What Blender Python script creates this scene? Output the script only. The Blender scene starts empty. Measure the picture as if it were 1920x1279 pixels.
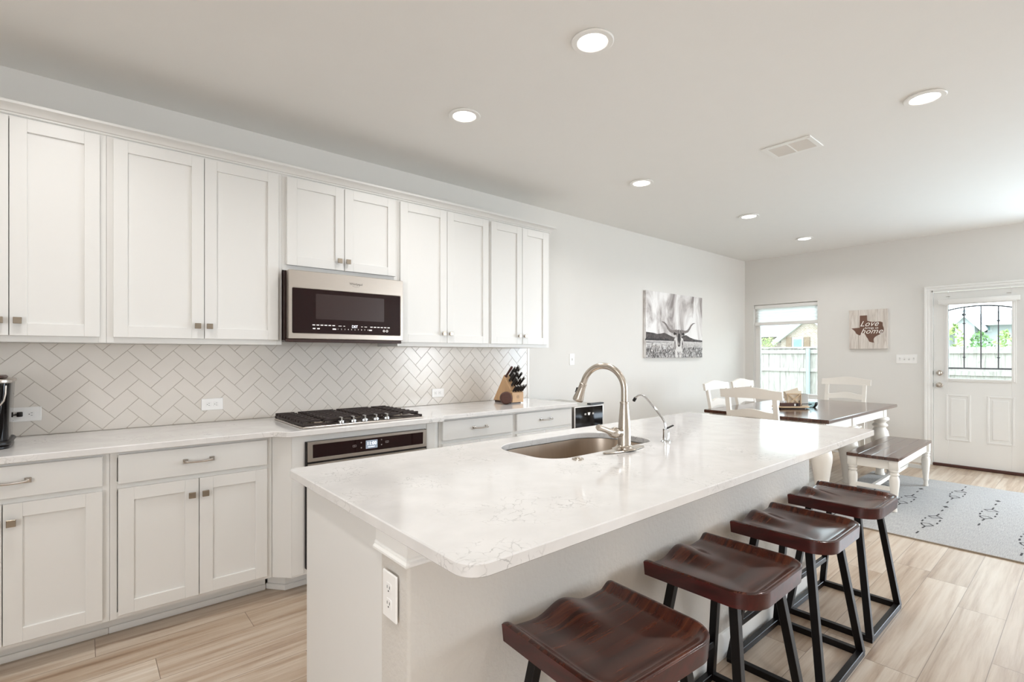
import bpy, bmesh, math, random
from mathutils import Vector, Matrix
rnd = random.Random(7)
SC = bpy.context.scene
COL = SC.collection
PI = math.pi

# ------------------------------------------------------------------ camera, world, light, exposure
YAW = math.radians(49.36)                      # camera turned left of the room's long axis
cam_d = bpy.data.cameras.new('camera')
cam = bpy.data.objects.new('camera', cam_d); COL.objects.link(cam)
cam.location = (0, 0, 1.32)
cam.rotation_euler = (PI / 2, 0, YAW - PI / 2)
cam_d.sensor_width = 36; cam_d.lens = 941.5 * 36 / 1920; cam_d.shift_y = 24.5 / 1920
cam_d.clip_start = .05; cam_d.clip_end = 300
SC.camera = cam

SC.view_settings.view_transform = 'Standard'; SC.view_settings.look = 'None'
SC.view_settings.gamma = 1; SC.view_settings.use_curve_mapping = False
SC.view_settings.exposure = 0.12
SC.cycles.use_denoising = True
SC.cycles.max_bounces = 10; SC.cycles.diffuse_bounces = 6; SC.cycles.transparent_max_bounces = 12
SC.cycles.sample_clamp_indirect = 6; SC.cycles.caustics_reflective = False; SC.cycles.caustics_refractive = False

W = bpy.data.worlds.new('sky'); SC.world = W; W.use_nodes = True
wn = W.node_tree.nodes; wl = W.node_tree.links
bg = wn['Background']; bg.inputs['Color'].default_value = (.87, .94, 1, 1); bg.inputs['Strength'].default_value = 7.0

CAN_POWER = 6.6
DAY = (.66, .83, 1.0)

def area_lamp(name, loc, rot, sx, sy, power, color):
    d = bpy.data.lights.new(name, 'AREA'); d.shape = 'RECTANGLE'; d.size = sx; d.size_y = sy
    d.energy = power; d.color = color
    o = bpy.data.objects.new(name, d); COL.objects.link(o); o.location = loc; o.rotation_euler = rot
    return o
# added fill lamps outside unseen windows (living room side, side wall, behind the camera)
area_lamp('fill_living_room', (7.95, -1.2, 1.35), (0, PI / 2, 0), 1.6, 2.5, 130, DAY)
area_lamp('fill_side_window', (6.85, -4.75, 1.45), (-PI / 2, 0, PI), 1.2, 1.8, 80, (.93, .96, 1))
area_lamp('fill_front_window', (-3.15, -1.5, 1.45), (0, -PI / 2, 0), 1.5, 1.4, 80, (.98, .985, 1))

# ------------------------------------------------------------------ materials
def lin(c):
    if isinstance(c, str):
        c = [int(c[i:i + 2], 16) / 255 for i in (0, 2, 4)]
    return tuple(x / 12.92 if x <= .04045 else ((x + .055) / 1.055) ** 2.4 for x in c)

class NT:
    def __init__(s, name):
        s.m = bpy.data.materials.new(name); s.m.use_nodes = True
        s.n = s.m.node_tree.nodes; s.l = s.m.node_tree.links
        s.b = s.n['Principled BSDF']; s.out = s.n['Material Output']
    def node(s, t, **kw):
        n = s.n.new(t)
        for k, v in kw.items():
            if hasattr(n, k): setattr(n, k, v)
            else: n.inputs[k].default_value = v
        return n
    def link(s, a, b): s.l.new(a, b)
    def obj(s, scale=(1, 1, 1), rot=(0, 0, 0), world=False):
        m = s.node('ShaderNodeMapping'); m.inputs['Scale'].default_value = scale; m.inputs['Rotation'].default_value = rot
        if world: s.link(s.node('ShaderNodeNewGeometry').outputs['Position'], m.inputs['Vector'])
        else: s.link(s.node('ShaderNodeTexCoord').outputs['Object'], m.inputs['Vector'])
        return m.outputs['Vector']
    def noise(s, vec, scale, detail=4, rough=.5, dist=0):
        n = s.node('ShaderNodeTexNoise'); n.inputs['Scale'].default_value = scale; n.inputs['Detail'].default_value = detail
        n.inputs['Roughness'].default_value = rough; n.inputs['Distortion'].default_value = dist
        s.link(vec, n.inputs['Vector']); return n.outputs['Fac']
    def ramp(s, fac, stops, interp='LINEAR'):
        r = s.node('ShaderNodeValToRGB'); r.color_ramp.interpolation = interp
        e = r.color_ramp.elements
        while len(e) < len(stops): e.new(.5)
        for el, (p, c) in zip(e, stops):
            el.position = p; el.color = (*lin(c), 1) if not isinstance(c, float) else (c, c, c, 1)
        s.link(fac, r.inputs['Fac']); return r.outputs['Color']
    def math(s, op, a, b=None, c=None):
        n = s.node('ShaderNodeMath', operation=op)
        for i, v in enumerate((a, b, c)):
            if v is None: continue
            if isinstance(v, (int, float)): n.inputs[i].default_value = v
            else: s.link(v, n.inputs[i])
        return n.outputs[0]
    def mix(s, fac, a, b, blend='MIX'):
        n = s.node('ShaderNodeMix', data_type='RGBA', blend_type=blend)
        for i, v in ((0, fac), (6, a), (7, b)):
            if isinstance(v, (int, float)): n.inputs[i].default_value = v
            elif isinstance(v, (tuple, str)): n.inputs[i].default_value = (*lin(v), 1)
            else: s.link(v, n.inputs[i])
        return n.outputs[2]
    def bump(s, h, strength, dist=.002):
        n = s.node('ShaderNodeBump'); n.inputs['Strength'].default_value = strength; n.inputs['Distance'].default_value = dist
        s.link(h, n.inputs['Height']); s.link(n.outputs['Normal'], s.b.inputs['Normal'])
    def set(s, **kw):
        al = dict(rough='Roughness', metal='Metallic', spec='Specular IOR Level', coat='Coat Weight', coatr='Coat Roughness', trans='Transmission Weight')
        for k, v in kw.items():
            i = s.b.inputs[al[k]]
            if isinstance(v, (int, float)): i.default_value = v
            else: s.link(v, i)
        return s

M = {}
def plain(name, col, rough=.5, metal=0, var=.03, scale=8, bump=0, bscale=60, spec=.5, coat=0, stretch=(1, 1, 1)):
    t = NT(name); v = t.obj(stretch)
    c = lin(col); f = t.noise(v, scale)
    lo = tuple(max(0, x * (1 - var)) for x in c); hi = tuple(min(1, x * (1 + var)) for x in c)
    n = t.node('ShaderNodeMix', data_type='RGBA'); t.link(f, n.inputs[0])
    n.inputs[6].default_value = (*lo, 1); n.inputs[7].default_value = (*hi, 1)
    t.link(n.outputs[2], t.b.inputs['Base Color'])
    t.set(rough=rough, metal=metal, spec=spec, coat=coat)
    if bump: t.bump(t.noise(t.obj(), bscale, 3), bump, .002)
    M[name] = t.m; return t.m

plain('cabinet_white', 'E2E1DE', .38, var=.01)
plain('wall_paint', 'E2E0DC', .75, var=.01, bump=.12, bscale=90)
plain('ceiling_paint', 'EDECE9', .85, var=.01, bump=.15, bscale=70)
plain('trim_white', 'EEEDEA', .4, var=.01)
plain('door_white', 'E9E8E5', .42, var=.01)
plain('drywall_texture', 'D0CBC4', .7, var=.015, bump=1.0, bscale=70)
plain('outlet_white', 'F4F3F1', .3, var=.005)
plain('slot_dark', '2A2624', .6)
plain('grout', 'C3B9AE', .9, var=.05)
plain('nickel', 'A79C8E', .32, 1, var=.06, scale=30, stretch=(1, 1, 12))
plain('nickel_satin', 'C4BBB0', .27, 1, var=.05, scale=20, stretch=(8, 8, 1))
plain('chrome_satin', 'C9C5C0', .18, 1, var=.02)
plain('chrome', 'D8DADC', .07, 1, var=.01)
plain('stainless', 'C4BCB4', .32, 1, var=.05, scale=14, stretch=(1, 1, 40))
plain('sink_steel', 'C6B9AB', .30, 1, var=.10, scale=9, stretch=(6, 6, 1))
plain('black_gloss', '0A0708', .06, var=.1, spec=.3)
plain('burgundy_glass', '1E0708', .05, var=.1, spec=.35)
plain('black_plastic', '14100F', .35, var=.2)
plain('dark_metal_side', '2B1512', .4, .3, var=.1)
plain('cast_iron', '2E2320', .55, .2, var=.25, scale=60, bump=.3, bscale=300)
plain('black_metal', '120E0E', .38, .5, var=.2)
plain('brown_plastic', '3A211C', .4)
plain('white_paint_furniture', 'E9E4DC', .45, var=.03)
plain('fabric_shade', 'F2F2F0', .9, var=.01)
plain('bamboo', 'C5A079', .5, var=.16, scale=6, stretch=(30, 6, 1))
plain('dark_round_wood', '4A2A20', .45, var=.35, scale=4, stretch=(3, 3, 30))
plain('screen_mesh', '2C1715', .3)
plain('steel_handle', '171313', .35)
plain('honing_brown', '4A2520', .4)
plain('tan_wood', 'C9B08F', .55, var=.15, scale=8, stretch=(2, 20, 2))
plain('pale_paper', 'E2D5C2', .8, var=.06)
plain('grey_tin', 'B9B8B3', .45, .3)
plain('iron_grille', '6F7278', .5, .3)
plain('threshold_brown', '4A2A22', .5, .2)
plain('vent_inner', 'EFEEEC', .7)
plain('shutter_brown', '7E6A58', .7)
plain('fence_post', '909C9C', .6, .2)
plain('ext_trim', 'BFC1C0', .7)
plain('siding', 'B9BCBD', .8)
plain('ext_window', '6FA0A2', .2)
plain('lawn', '8A9080', 1, var=.2, scale=3)
plain('leaf_green', '5F8446', .7, var=.45, scale=5)
plain('leaf_light', '869C58', .7, var=.35, scale=5)
plain('texas_brown', '6C4E40', .7, var=.22, scale=10, stretch=(8, 1, 1))
plain('white_ink', 'F5F1EA', .7)
plain('logo_grey', '55504C', .4, .5)
plain('white_glass_ware', 'F1F2F2', .15)

def emit(name, col, strength):
    t = NT(name); t.b.inputs['Base Color'].default_value = (*lin(col), 1)
    t.b.inputs['Emission Color'].default_value = (*lin(col), 1); t.b.inputs['Emission Strength'].default_value = strength
    M[name] = t.m
emit('lamp_lens', 'FFF8EE', 6)
emit('screen_white', 'F4F6FF', 1.1)
emit('screen_grey', '8C97A6', .35)
emit('icon_white', 'D8D4D0', .55)
emit('icon_dim', '7F7774', .25)

def thin_glass(name, tint='F2F8F8'):
    t = NT(name); t.n.remove(t.b)
    tr = t.node('ShaderNodeBsdfTransparent'); tr.inputs[0].default_value = (*lin(tint), 1)
    gl = t.node('ShaderNodeBsdfGlossy'); gl.inputs['Roughness'].default_value = .02
    fr = t.node('ShaderNodeFresnel'); fr.inputs[0].default_value = 1.45
    mx = t.node('ShaderNodeMixShader'); t.link(fr.outputs[0], mx.inputs[0]); t.link(tr.outputs[0], mx.inputs[1]); t.link(gl.outputs[0], mx.inputs[2])
    t.link(mx.outputs[0], t.out.inputs['Surface']); M[name] = t.m
thin_glass('pane_glass'); thin_glass('dish_glass', 'E4EAEA')

def translucent(name, col):
    t = NT(name); d = t.node('ShaderNodeBsdfDiffuse'); tr = t.node('ShaderNodeBsdfTranslucent')
    for x in (d, tr): x.inputs[0].default_value = (*lin(col), 1)
    mx = t.node('ShaderNodeMixShader'); mx.inputs[0].default_value = .8
    t.link(d.outputs[0], mx.inputs[1]); t.link(tr.outputs[0], mx.inputs[2]); t.link(mx.outputs[0], t.out.inputs['Surface']); M[name] = t.m
translucent('shade_fabric', 'FDFDFC')

def mk_tile():
    t = NT('glazed_tile'); v = t.obj(world=True)
    t.link(t.ramp(t.noise(v, 2.5, 2), [(.3, 'DCD6CE'), (.7, 'E3DDD6')]), t.b.inputs['Base Color'])
    t.set(rough=.15, spec=.45); t.bump(t.noise(v, 14, 2), .08, .004); M['glazed_tile'] = t.m
mk_tile()

def mk_quartz():
    t = NT('quartz'); v = t.obj(world=True)
    w = t.node('ShaderNodeTexNoise'); w.inputs['Scale'].default_value = 5; w.inputs['Detail'].default_value = 6; t.link(v, w.inputs['Vector'])
    dv = t.node('ShaderNodeVectorMath', operation='SCALE'); t.link(w.outputs['Color'], dv.inputs[0]); dv.inputs['Scale'].default_value = .22
    ad = t.node('ShaderNodeVectorMath', operation='ADD'); t.link(v, ad.inputs[0]); t.link(dv.outputs[0], ad.inputs[1])
    vo = t.node('ShaderNodeTexVoronoi', feature='DISTANCE_TO_EDGE'); vo.inputs['Scale'].default_value = 30; t.link(ad.outputs[0], vo.inputs['Vector'])
    vein = t.ramp(vo.outputs['Distance'], [(0, 1.0), (.05, .0)])
    patch = t.ramp(t.noise(v, 4.5, 3), [(.49, .0), (.64, 1.0)])
    brk = t.ramp(t.noise(v, 28, 3), [(.42, .0), (.54, 1.0)])
    f = t.math('MULTIPLY', t.math('MULTIPLY', vein, patch), brk)
    base = t.ramp(t.noise(v, 9, 5), [(.35, 'D9D7D5'), (.7, 'E2E0DE')])
    c = t.mix(t.math('MULTIPLY', f, .62), base, '8E8C8A')
    soft = t.math('MULTIPLY', t.ramp(t.noise(v, 7, 6, .65, .6), [(.56, .0), (.72, 1.0)]), .16)
    c = t.mix(soft, c, 'C4C2C0')
    t.link(c, t.b.inputs['Base Color']); t.set(rough=.10, spec=.5); M['quartz'] = t.m
mk_quartz()

def mk_floor():
    t = NT('plank_floor'); g = t.node('ShaderNodeNewGeometry'); sp = t.node('ShaderNodeSeparateXYZ'); t.link(g.outputs['Position'], sp.inputs[0])
    X, Y = sp.outputs[0], sp.outputs[1]
    wv = .182
    r = t.math('DIVIDE', t.math('SUBTRACT', Y, .111), wv); row = t.math('FLOOR', r); fy = t.math('FRACT', r)
    wn_ = t.node('ShaderNodeTexWhiteNoise', noise_dimensions='1D'); t.link(row, wn_.inputs['W'])
    u = t.math('ADD', t.math('DIVIDE', X, 1.22), wn_.outputs['Value']); ci = t.math('FLOOR', u); fx = t.math('FRACT', u)
    cb = t.node('ShaderNodeCombineXYZ'); t.link(row, cb.inputs[0]); t.link(ci, cb.inputs[1])
    w2 = t.node('ShaderNodeTexWhiteNoise', noise_dimensions='2D'); t.link(cb.outputs[0], w2.inputs['Vector'])
    off = t.node('ShaderNodeVectorMath', operation='SCALE'); t.link(w2.outputs['Color'], off.inputs[0]); off.inputs['Scale'].default_value = 30
    ad = t.node('ShaderNodeVectorMath', operation='ADD'); t.link(g.outputs['Position'], ad.inputs[0]); t.link(off.outputs[0], ad.inputs[1])
    mp = t.node('ShaderNodeMapping'); mp.inputs['Scale'].default_value = (.7, 13, 1); t.link(ad.outputs[0], mp.inputs['Vector'])
    f1 = t.noise(mp.outputs[0], 1.6, 7, .62, .3)
    mp2 = t.node('ShaderNodeMapping'); mp2.inputs['Scale'].default_value = (2.2, 70, 1); t.link(ad.outputs[0], mp2.inputs['Vector'])
    f2 = t.noise(mp2.outputs[0], 1.5, 4, .6, .5)
    c = t.ramp(f1, [(.28, '8F7762'), (.40, 'B49E88'), (.55, 'CDBEAC'), (.75, 'DCD2C5')])
    c = t.mix(t.math('MULTIPLY', f2, .32), c, 'A39080')
    tint = t.ramp(w2.outputs['Value'], [(0, 'D8CCBE'), (1, 'FFFFFF')])
    c = t.mix(1.0, c, tint, 'MULTIPLY')
    ey = t.math('MINIMUM', fy, t.math('SUBTRACT', 1, fy)); ex = t.math('MINIMUM', fx, t.math('SUBTRACT', 1, fx))
    ly = t.math('LESS_THAN', ey, .008); lx = t.math('LESS_THAN', ex, .0013); gap = t.math('MAXIMUM', ly, lx)
    c = t.mix(t.math('MULTIPLY', gap, .75), c, '6E5A4A')
    t.link(c, t.b.inputs['Base Color']); t.set(rough=.36, spec=1.0)
    t.bump(t.math('SUBTRACT', f2, t.math('MULTIPLY', gap, .8)), .22, .003); M['plank_floor'] = t.m
mk_floor()

def mk_wood(name, cols, sc=(1, 14, 14), rough=.25, coat=.4, scale=2.2):
    t = NT(name); v = t.obj(sc); f = t.noise(v, scale, 6, .6, 1.2)
    c = t.ramp(f, [(.30, cols[0]), (.5, cols[1]), (.72, cols[2])])
    t.link(c, t.b.inputs['Base Color']); t.set(rough=rough, coat=coat, coatr=.12); t.bump(f, .05, .001); M[name] = t.m
mk_wood('stool_wood', ('240C09', '40190F', '66341F'), (1.5, 16, 3), .22, .12, 1.8)
mk_wood('stool_edge', ('220706', '3C0D0C', '541613'), (6, 2, 6), .3, .12)
mk_wood('table_wood', ('2E1A13', '4A2D22', '5F4031'), (2, 16, 4), .2, .5)
mk_wood('plank_white', ('BDB2A8', 'D8D0C8', 'E6E0DA'), (4, 14, 1.2), .7, 0)
mk_wood('fence_wood', ('7F7872', '9C958E', 'ABA59E'), (4, 9, 1), .85, 0)

def mk_rug():
    t = NT('rug_pile'); v = t.obj(); f = t.noise(t.obj((10, 160, 1)), 1.6, 4, .7); f2 = t.noise(v, 1.3, 3)
    c = t.ramp(f, [(.3, '8E8C8A'), (.55, 'B3B0AC'), (.75, 'C4C1BC')]); c = t.mix(t.math('MULTIPLY', f2, .4), c, '9FA0A3')
    t.link(c, t.b.inputs['Base Color']); t.set(rough=1, spec=.1); t.bump(f, .5, .004); M['rug_pile'] = t.m
mk_rug(); plain('rug_black', '34302F', 1, var=.2, scale=60)
plain('rug_edge', '8B7F70', 1)

def mk_brick():
    t = NT('ext_brick'); b = t.node('ShaderNodeTexBrick'); b.inputs['Scale'].default_value = 4
    b.inputs['Color1'].default_value = (*lin('93806F'), 1); b.inputs['Color2'].default_value = (*lin('A5968A'), 1); b.inputs['Mortar'].default_value = (*lin('B5B0AA'), 1)
    t.link(t.obj((1, 1, 1), (0, PI / 2, PI / 2)), b.inputs['Vector']); t.link(b.outputs['Color'], t.b.inputs['Base Color']); t.set(rough=.9); M['ext_brick'] = t.m
mk_brick()
plain('roof_shingle', '84898F', .9, var=.12, scale=12)

def mk_art(name, stops, scale, stretch, dist=1.0):
    t = NT(name); f = t.noise(t.obj(stretch), scale, 6, .6, dist); t.link(t.ramp(f, stops), t.b.inputs['Base Color']); t.set(rough=.6); M[name] = t.m
mk_art('art_sky', [(.36, '8B8280'), (.46, 'CFCAC8'), (.56, 'F0EEED')], 1.7, (2.0, 1, .9), .9)
mk_art('art_hill', [(.35, '2A2322'), (.6, '5B5250')], 14, (1, 1, 2))
mk_art('art_field', [(.35, 'A49E9C'), (.6, 'D8D5D3')], 9, (1, 1, 6))
mk_art('art_grass', [(.40, '25201F'), (.5, '7C7674'), (.6, 'E0DDDB')], 30, (2.2, 1, .8))
mk_art('art_hide', [(.35, '3A3230'), (.6, 'A8A09D')], 16, (2, 1, .8))
plain('art_light', 'DAD6D3', .6); plain('art_dark', '2D2625', .6); plain('art_horn', '7F7774', .6, var=.2, scale=20)

# ------------------------------------------------------------------ mesh builder
def offset_loop(L, d):
    n = len(L); out = []
    for i in range(n):
        a = Vector(L[i - 1]); b = Vector(L[i]); c = Vector(L[(i + 1) % n])
        e1 = (b - a).normalized(); e2 = (c - b).normalized()
        n1 = Vector((-e1.y, e1.x)); n2 = Vector((-e2.y, e2.x)); m = (n1 + n2)
        m = m / max(.3, m.length_squared) * 2
        out.append((b.x + m.x * d, b.y + m.y * d))
    return out

def rrect(x0, x1, y0, y1, r, n=6):
    if not isinstance(r, (tuple, list)): r = (r,) * 4      # corners: x0y0, x1y0, x1y1, x0y1
    pts = []
    for (cx, cy, a0, rr) in ((x0, y0, 180, r[0]), (x1, y0, 270, r[1]), (x1, y1, 0, r[2]), (x0, y1, 90, r[3])):
        if rr <= 0: pts.append((cx, cy)); continue
        ox = cx + rr if cx == x0 else cx - rr; oy = cy + rr if cy == y0 else cy - rr
        for k in range(n + 1):
            t = math.radians(a0 + 90 * k / n); pts.append((ox + rr * math.cos(t), oy + rr * math.sin(t)))
    return pts

def circle(cx, cy, r, n=32, rx=None):
    return [(cx + (rx or r) * math.cos(2 * PI * k / n), cy + r * math.sin(2 * PI * k / n)) for k in range(n)]

WALL_Y = Matrix(((1, 0, 0), (0, 0, -1), (0, 1, 0)))     # drawing plane on a wall that faces -Y
WALL_X = Matrix(((0, 0, -1), (-1, 0, 0), (0, 1, 0)))    # drawing plane on a wall that faces -X
FLAT = Matrix.Identity(3)

class MB:
    def __init__(s): s.bm = bmesh.new(); s.mi = 0
    def mat(s, i): s.mi = i; return s
    def _face(s, vs):
        try:
            f = s.bm.faces.new(vs); f.material_index = s.mi; return f
        except ValueError: return None
    def box(s, x0, x1, y0, y1, z0, z1, b=0, seg=1, rot=None, piv=None):
        r = bmesh.ops.create_cube(s.bm, size=1)
        vs = r['verts']; c = Vector(((x0 + x1) / 2, (y0 + y1) / 2, (z0 + z1) / 2)); sz = Vector((abs(x1 - x0), abs(y1 - y0), abs(z1 - z0)))
        for v in vs: v.co = Vector((v.co.x * sz.x, v.co.y * sz.y, v.co.z * sz.z)) + c
        fs = set(f for v in vs for f in v.link_faces)
        if b:
            es = list(set(e for f in fs for e in f.edges))
            r2 = bmesh.ops.bevel(s.bm, geom=es, offset=min(b, min(sz) * .45), segments=seg, affect='EDGES', profile=.5)
            vs = list(set(v for f in r2['faces'] for v in f.verts)); fs = set(f for v in vs for f in v.link_faces); vs = list(set(v for f in fs for v in f.verts))
        for f in fs: f.material_index = s.mi
        if rot is not None:
            p = Vector(piv) if piv else c
            for v in vs: v.co = p + rot @ (v.co - p)
        return s
    def bar(s, p0, p1, w, h, b=0, up=(0, 0, 1)):
        p0 = Vector(p0); p1 = Vector(p1); d = p1 - p0; L = d.length; d = d / L
        u = Vector(up)
        if abs(d.dot(u)) > .95: u = Vector((0, 1, 0))
        sx = d.cross(u).normalized(); sy = sx.cross(d)
        R = Matrix((sx, d, sy)).transposed(); c = (p0 + p1) / 2
        return s.box(c.x - w / 2, c.x + w / 2, c.y - L / 2, c.y + L / 2, c.z - h / 2, c.z + h / 2, b, 1, R, c)
    def rings(s, rings, cap=True, close=True):
        R = [[s.bm.verts.new(p) for p in r] for r in rings]
        for a, b in zip(R, R[1:]):
            n = len(a)
            for i in range(n if close else n - 1): s._face((a[i], a[(i + 1) % n], b[(i + 1) % n], b[i]))
        if cap:
            s._face(list(reversed(R[0]))); s._face(R[-1])
        return s
    def lathe(s, prof, o=(0, 0, 0), axis=(0, 0, 1), n=28, cap=True, sq=1.0):
        ax = Vector(axis).normalized(); u = Vector((1, 0, 0)) if abs(ax.x) < .9 else Vector((0, 1, 0))
        u = (u - ax * u.dot(ax)).normalized(); v = ax.cross(u); o = Vector(o)
        return s.rings([[o + ax * z + (u * math.cos(2 * PI * k / n) + v * math.sin(2 * PI * k / n) * sq) * max(r, 1e-5) for k in range(n)] for r, z in prof], cap)
    def cyl(s, p0, p1, r, r2=None, n=24):
        p0 = Vector(p0); d = Vector(p1) - p0
        return s.lathe([(r, 0), (r if r2 is None else r2, d.length)], p0, d, n)
    def tube(s, pts, r, n=12, cap=True):
        P = [Vector(p) for p in pts]; rr = r if isinstance(r, (list, tuple)) else [r] * len(P)
        T = [(P[min(i + 1, len(P) - 1)] - P[max(i - 1, 0)]).normalized() for i in range(len(P))]
        u = Vector((0, 0, 1)) if abs(T[0].z) < .9 else Vector((1, 0, 0))
        rings = []
        for p, t, q in zip(P, T, rr):
            u = (u - t * u.dot(t)).normalized(); v = t.cross(u)
            rings.append([p + (u * math.cos(2 * PI * k / n) + v * math.sin(2 * PI * k / n)) * q for k in range(n)])
        return s.rings(rings, cap)
    def slab(s, loops, w0, w1, b=0, frame=FLAT, org=(0, 0, 0)):
        """solid with the outline loops[0] (others are holes), from w0 to w1 along the frame's normal"""
        org = Vector(org)
        def area(L): return sum(L[i - 1][0] * L[i][1] - L[i][0] * L[i - 1][1] for i in range(len(L)))
        Ls = []
        for k, L in enumerate(loops):
            L = [tuple(p) for p in L]
            if (area(L) > 0) != (k == 0): L = L[::-1]
            Ls.append(L)
        tops = []; bots = []
        for L in Ls:
            prof = [(b, w0), (0, w0 + b), (0, w1 - b), (b, w1)] if b else [(0, w0), (0, w1)]
            R = []
            for d, w in prof:
                O = offset_loop(L, d) if d else L
                R.append([s.bm.verts.new(org + frame @ Vector((x, y, w))) for x, y in O])
            for a, c in zip(R, R[1:]):
                n = len(a)
                for i in range(n): s._face((a[i], a[(i + 1) % n], c[(i + 1) % n], c[i]))
            tops.append(R[-1]); bots.append(R[0])
        for group, flip in ((tops, False), (bots, True)):
            if len(group) == 1:
                s._face(group[0] if not flip else list(reversed(group[0])))
            else:
                es = []
                for L in group:
                    for i in range(len(L)):
                        e = s.bm.edges.get((L[i - 1], L[i]))
                        es.append(e)
                r = bmesh.ops.triangle_fill(s.bm, edges=es, use_beauty=True, use_dissolve=False, normal=frame @ Vector((0, 0, -1 if flip else 1)))
                for g in r['geom']:
                    if isinstance(g, bmesh.types.BMFace): g.material_index = s.mi
        return s
    def sheet(s, poly, w, frame=FLAT, org=(0, 0, 0)):
        org = Vector(org); s._face([s.bm.verts.new(org + frame @ Vector((x, y, w))) for x, y in poly]); return s
    def add_mesh(s, me, frame=FLAT, org=(0, 0, 0)):
        tmp = bmesh.new(); tmp.from_mesh(me); org = Vector(org); mp = {}
        for v in tmp.verts: mp[v] = s.bm.verts.new(org + frame @ v.co)
        for f in tmp.faces: s._face([mp[v] for v in f.verts])
        tmp.free(); return s
    def text(s, body, size, org, frame=WALL_Y, align='CENTER', shear=0, thick=.0006, space=1.0, bold=0):
        c = bpy.data.curves.new('t', 'FONT'); c.body = body; c.size = size; c.align_x = align; c.align_y = 'CENTER'; c.shear = shear; c.extrude = thick / 2; c.resolution_u = 3
        c.space_character = space; c.offset = bold
        o = bpy.data.objects.new('t', c); COL.objects.link(o); dg = bpy.context.evaluated_depsgraph_get(); dg.update()
        me = bpy.data.meshes.new_from_object(o.evaluated_get(dg)); s.add_mesh(me, frame, org)
        bpy.data.objects.remove(o); bpy.data.curves.remove(c); bpy.data.meshes.remove(me); return s

ORG = {}
def finish(name, mb, mats, smooth, shift):
    bmesh.ops.recalc_face_normals(mb.bm, faces=mb.bm.faces)
    me = bpy.data.meshes.new(name); mb.bm.to_mesh(me); mb.bm.free()
    if shift is not None: me.transform(Matrix.Translation(-Vector(shift)))
    for m in ([mats] if isinstance(mats, str) else mats): me.materials.append(M[m])
    if smooth:
        me.polygons.foreach_set('use_smooth', [True] * len(me.polygons)); me.set_sharp_from_angle(angle=math.radians(smooth))
    o = bpy.data.objects.new(name, me); COL.objects.link(o); return o

def tag(o, label, cat, group=None):
    o['label'] = label; o['category'] = cat
    if group: o['group'] = group
    return o
def thing(name, label, cat, loc=(0, 0, 0), rz=0, group=None):
    o = bpy.data.objects.new(name, None); COL.objects.link(o); o.empty_display_size = .1
    o.location = loc; o.rotation_euler = (0, 0, rz); ORG[o.name] = Vector(loc) if loc else Vector()
    return tag(o, label, cat, group)
def part(name, mb, mats, parent, smooth=30, label=None):
    o = finish(name, mb, mats, smooth, ORG[parent.name]); o.parent = parent; ORG[o.name] = ORG[parent.name]
    if label: o['label'] = label
    return o
def solo(name, mb, mats, label, cat, group=None, smooth=30):
    xs = [v.co for v in mb.bm.verts]
    lo = Vector((min(v.x for v in xs), min(v.y for v in xs), min(v.z for v in xs))); hi = Vector((max(v.x for v in xs), max(v.y for v in xs), 0))
    b = Vector(((lo.x + hi.x) / 2, (lo.y + hi.y) / 2, lo.z))
    o = finish(name, mb, mats, smooth, b); o.location = b; ORG[o.name] = b
    return tag(o, label, cat, group)
def struct(name, mb, mats, parent=None, smooth=30):
    if parent: return part(name, mb, mats, parent, smooth)
    o = finish(name, mb, mats, smooth, None); o['kind'] = 'structure'; ORG[o.name] = Vector(); return o
def dup(root, loc, rz, label, group=None):
    def cp(o, parent):
        c = o.copy(); COL.objects.link(c)
        if parent: c.parent = parent
        for ch in o.children: cp(ch, c)
        return c
    r = cp(root, None); r.location = loc; r.rotation_euler = (0, 0, rz); r['label'] = label
    if group: r['group'] = group
    return r

# ------------------------------------------------------------------ the room
KY = 3.513      # kitchen wall
BX = 7.72       # far wall
CZ = 2.74       # ceiling
RX0, RY0 = -3.0, -4.6
struct('floor', MB().box(RX0 - .12, BX + .12, RY0 - .12, KY + .12, -.1, 0), 'plank_floor')
struct('ceiling', MB().box(RX0 - .12, BX + .12, RY0 - .12, KY + .12, CZ, CZ + .1), 'ceiling_paint')
struct('wall_left', MB().box(RX0, BX, KY, KY + .12, 0, CZ), 'wall_paint')
# far wall around: window_1 (Y 2.515..3.384, Z .70..2.055), door_1 (Y .455..1.285, Z 0..2.07), added unseen window_2 (Y -3.2..-.8)
WB = MB(); x0, x1 = BX, BX + .14
ops = [(2.515, 3.384, .70, 2.055), (.452, 1.288, 0, 2.075), (-2.55, .15, .5, 2.1)]
ys = [KY + .12]
edge = KY + .12
for (a, b, lo, hi) in ops:
    WB.box(x0, x1, b, edge, 0, CZ)
    if lo > 0: WB.box(x0, x1, a, b, 0, lo)
    WB.box(x0, x1, a, b, hi, CZ); edge = a
WB.box(x0, x1, RY0, edge, 0, CZ)
struct('wall_back', WB, 'wall_paint')
WR = MB(); y0, y1 = RY0 - .12, RY0
WR.box(RX0, 6.25, y0, y1, 0, CZ).box(7.45, BX + .12, y0, y1, 0, CZ).box(6.25, 7.45, y0, y1, 0, .5).box(6.25, 7.45, y0, y1, 2.4, CZ)  # opening for the added side window, out of view
struct('wall_right', WR, 'wall_paint')
WF = MB(); x0, x1 = RX0 - .12, RX0
WF.box(x0, x1, RY0 - .12, -2.2, 0, CZ).box(x0, x1, -.8, KY + .12, 0, CZ).box(x0, x1, -2.2, -.8, 0, .7).box(x0, x1, -2.2, -.8, 2.2, CZ)  # opening for the added window behind the camera
struct('wall_front', WF, 'wall_paint')
bb = MB()
for a, b in ((1.355, KY - .001), (RY0, .385)): bb.box(BX - .014, BX, a, b, 0, .095, .003).box(BX - .01, BX, a, b, .095, .108, .003)
struct('baseboard_back', bb, 'trim_white')
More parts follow.
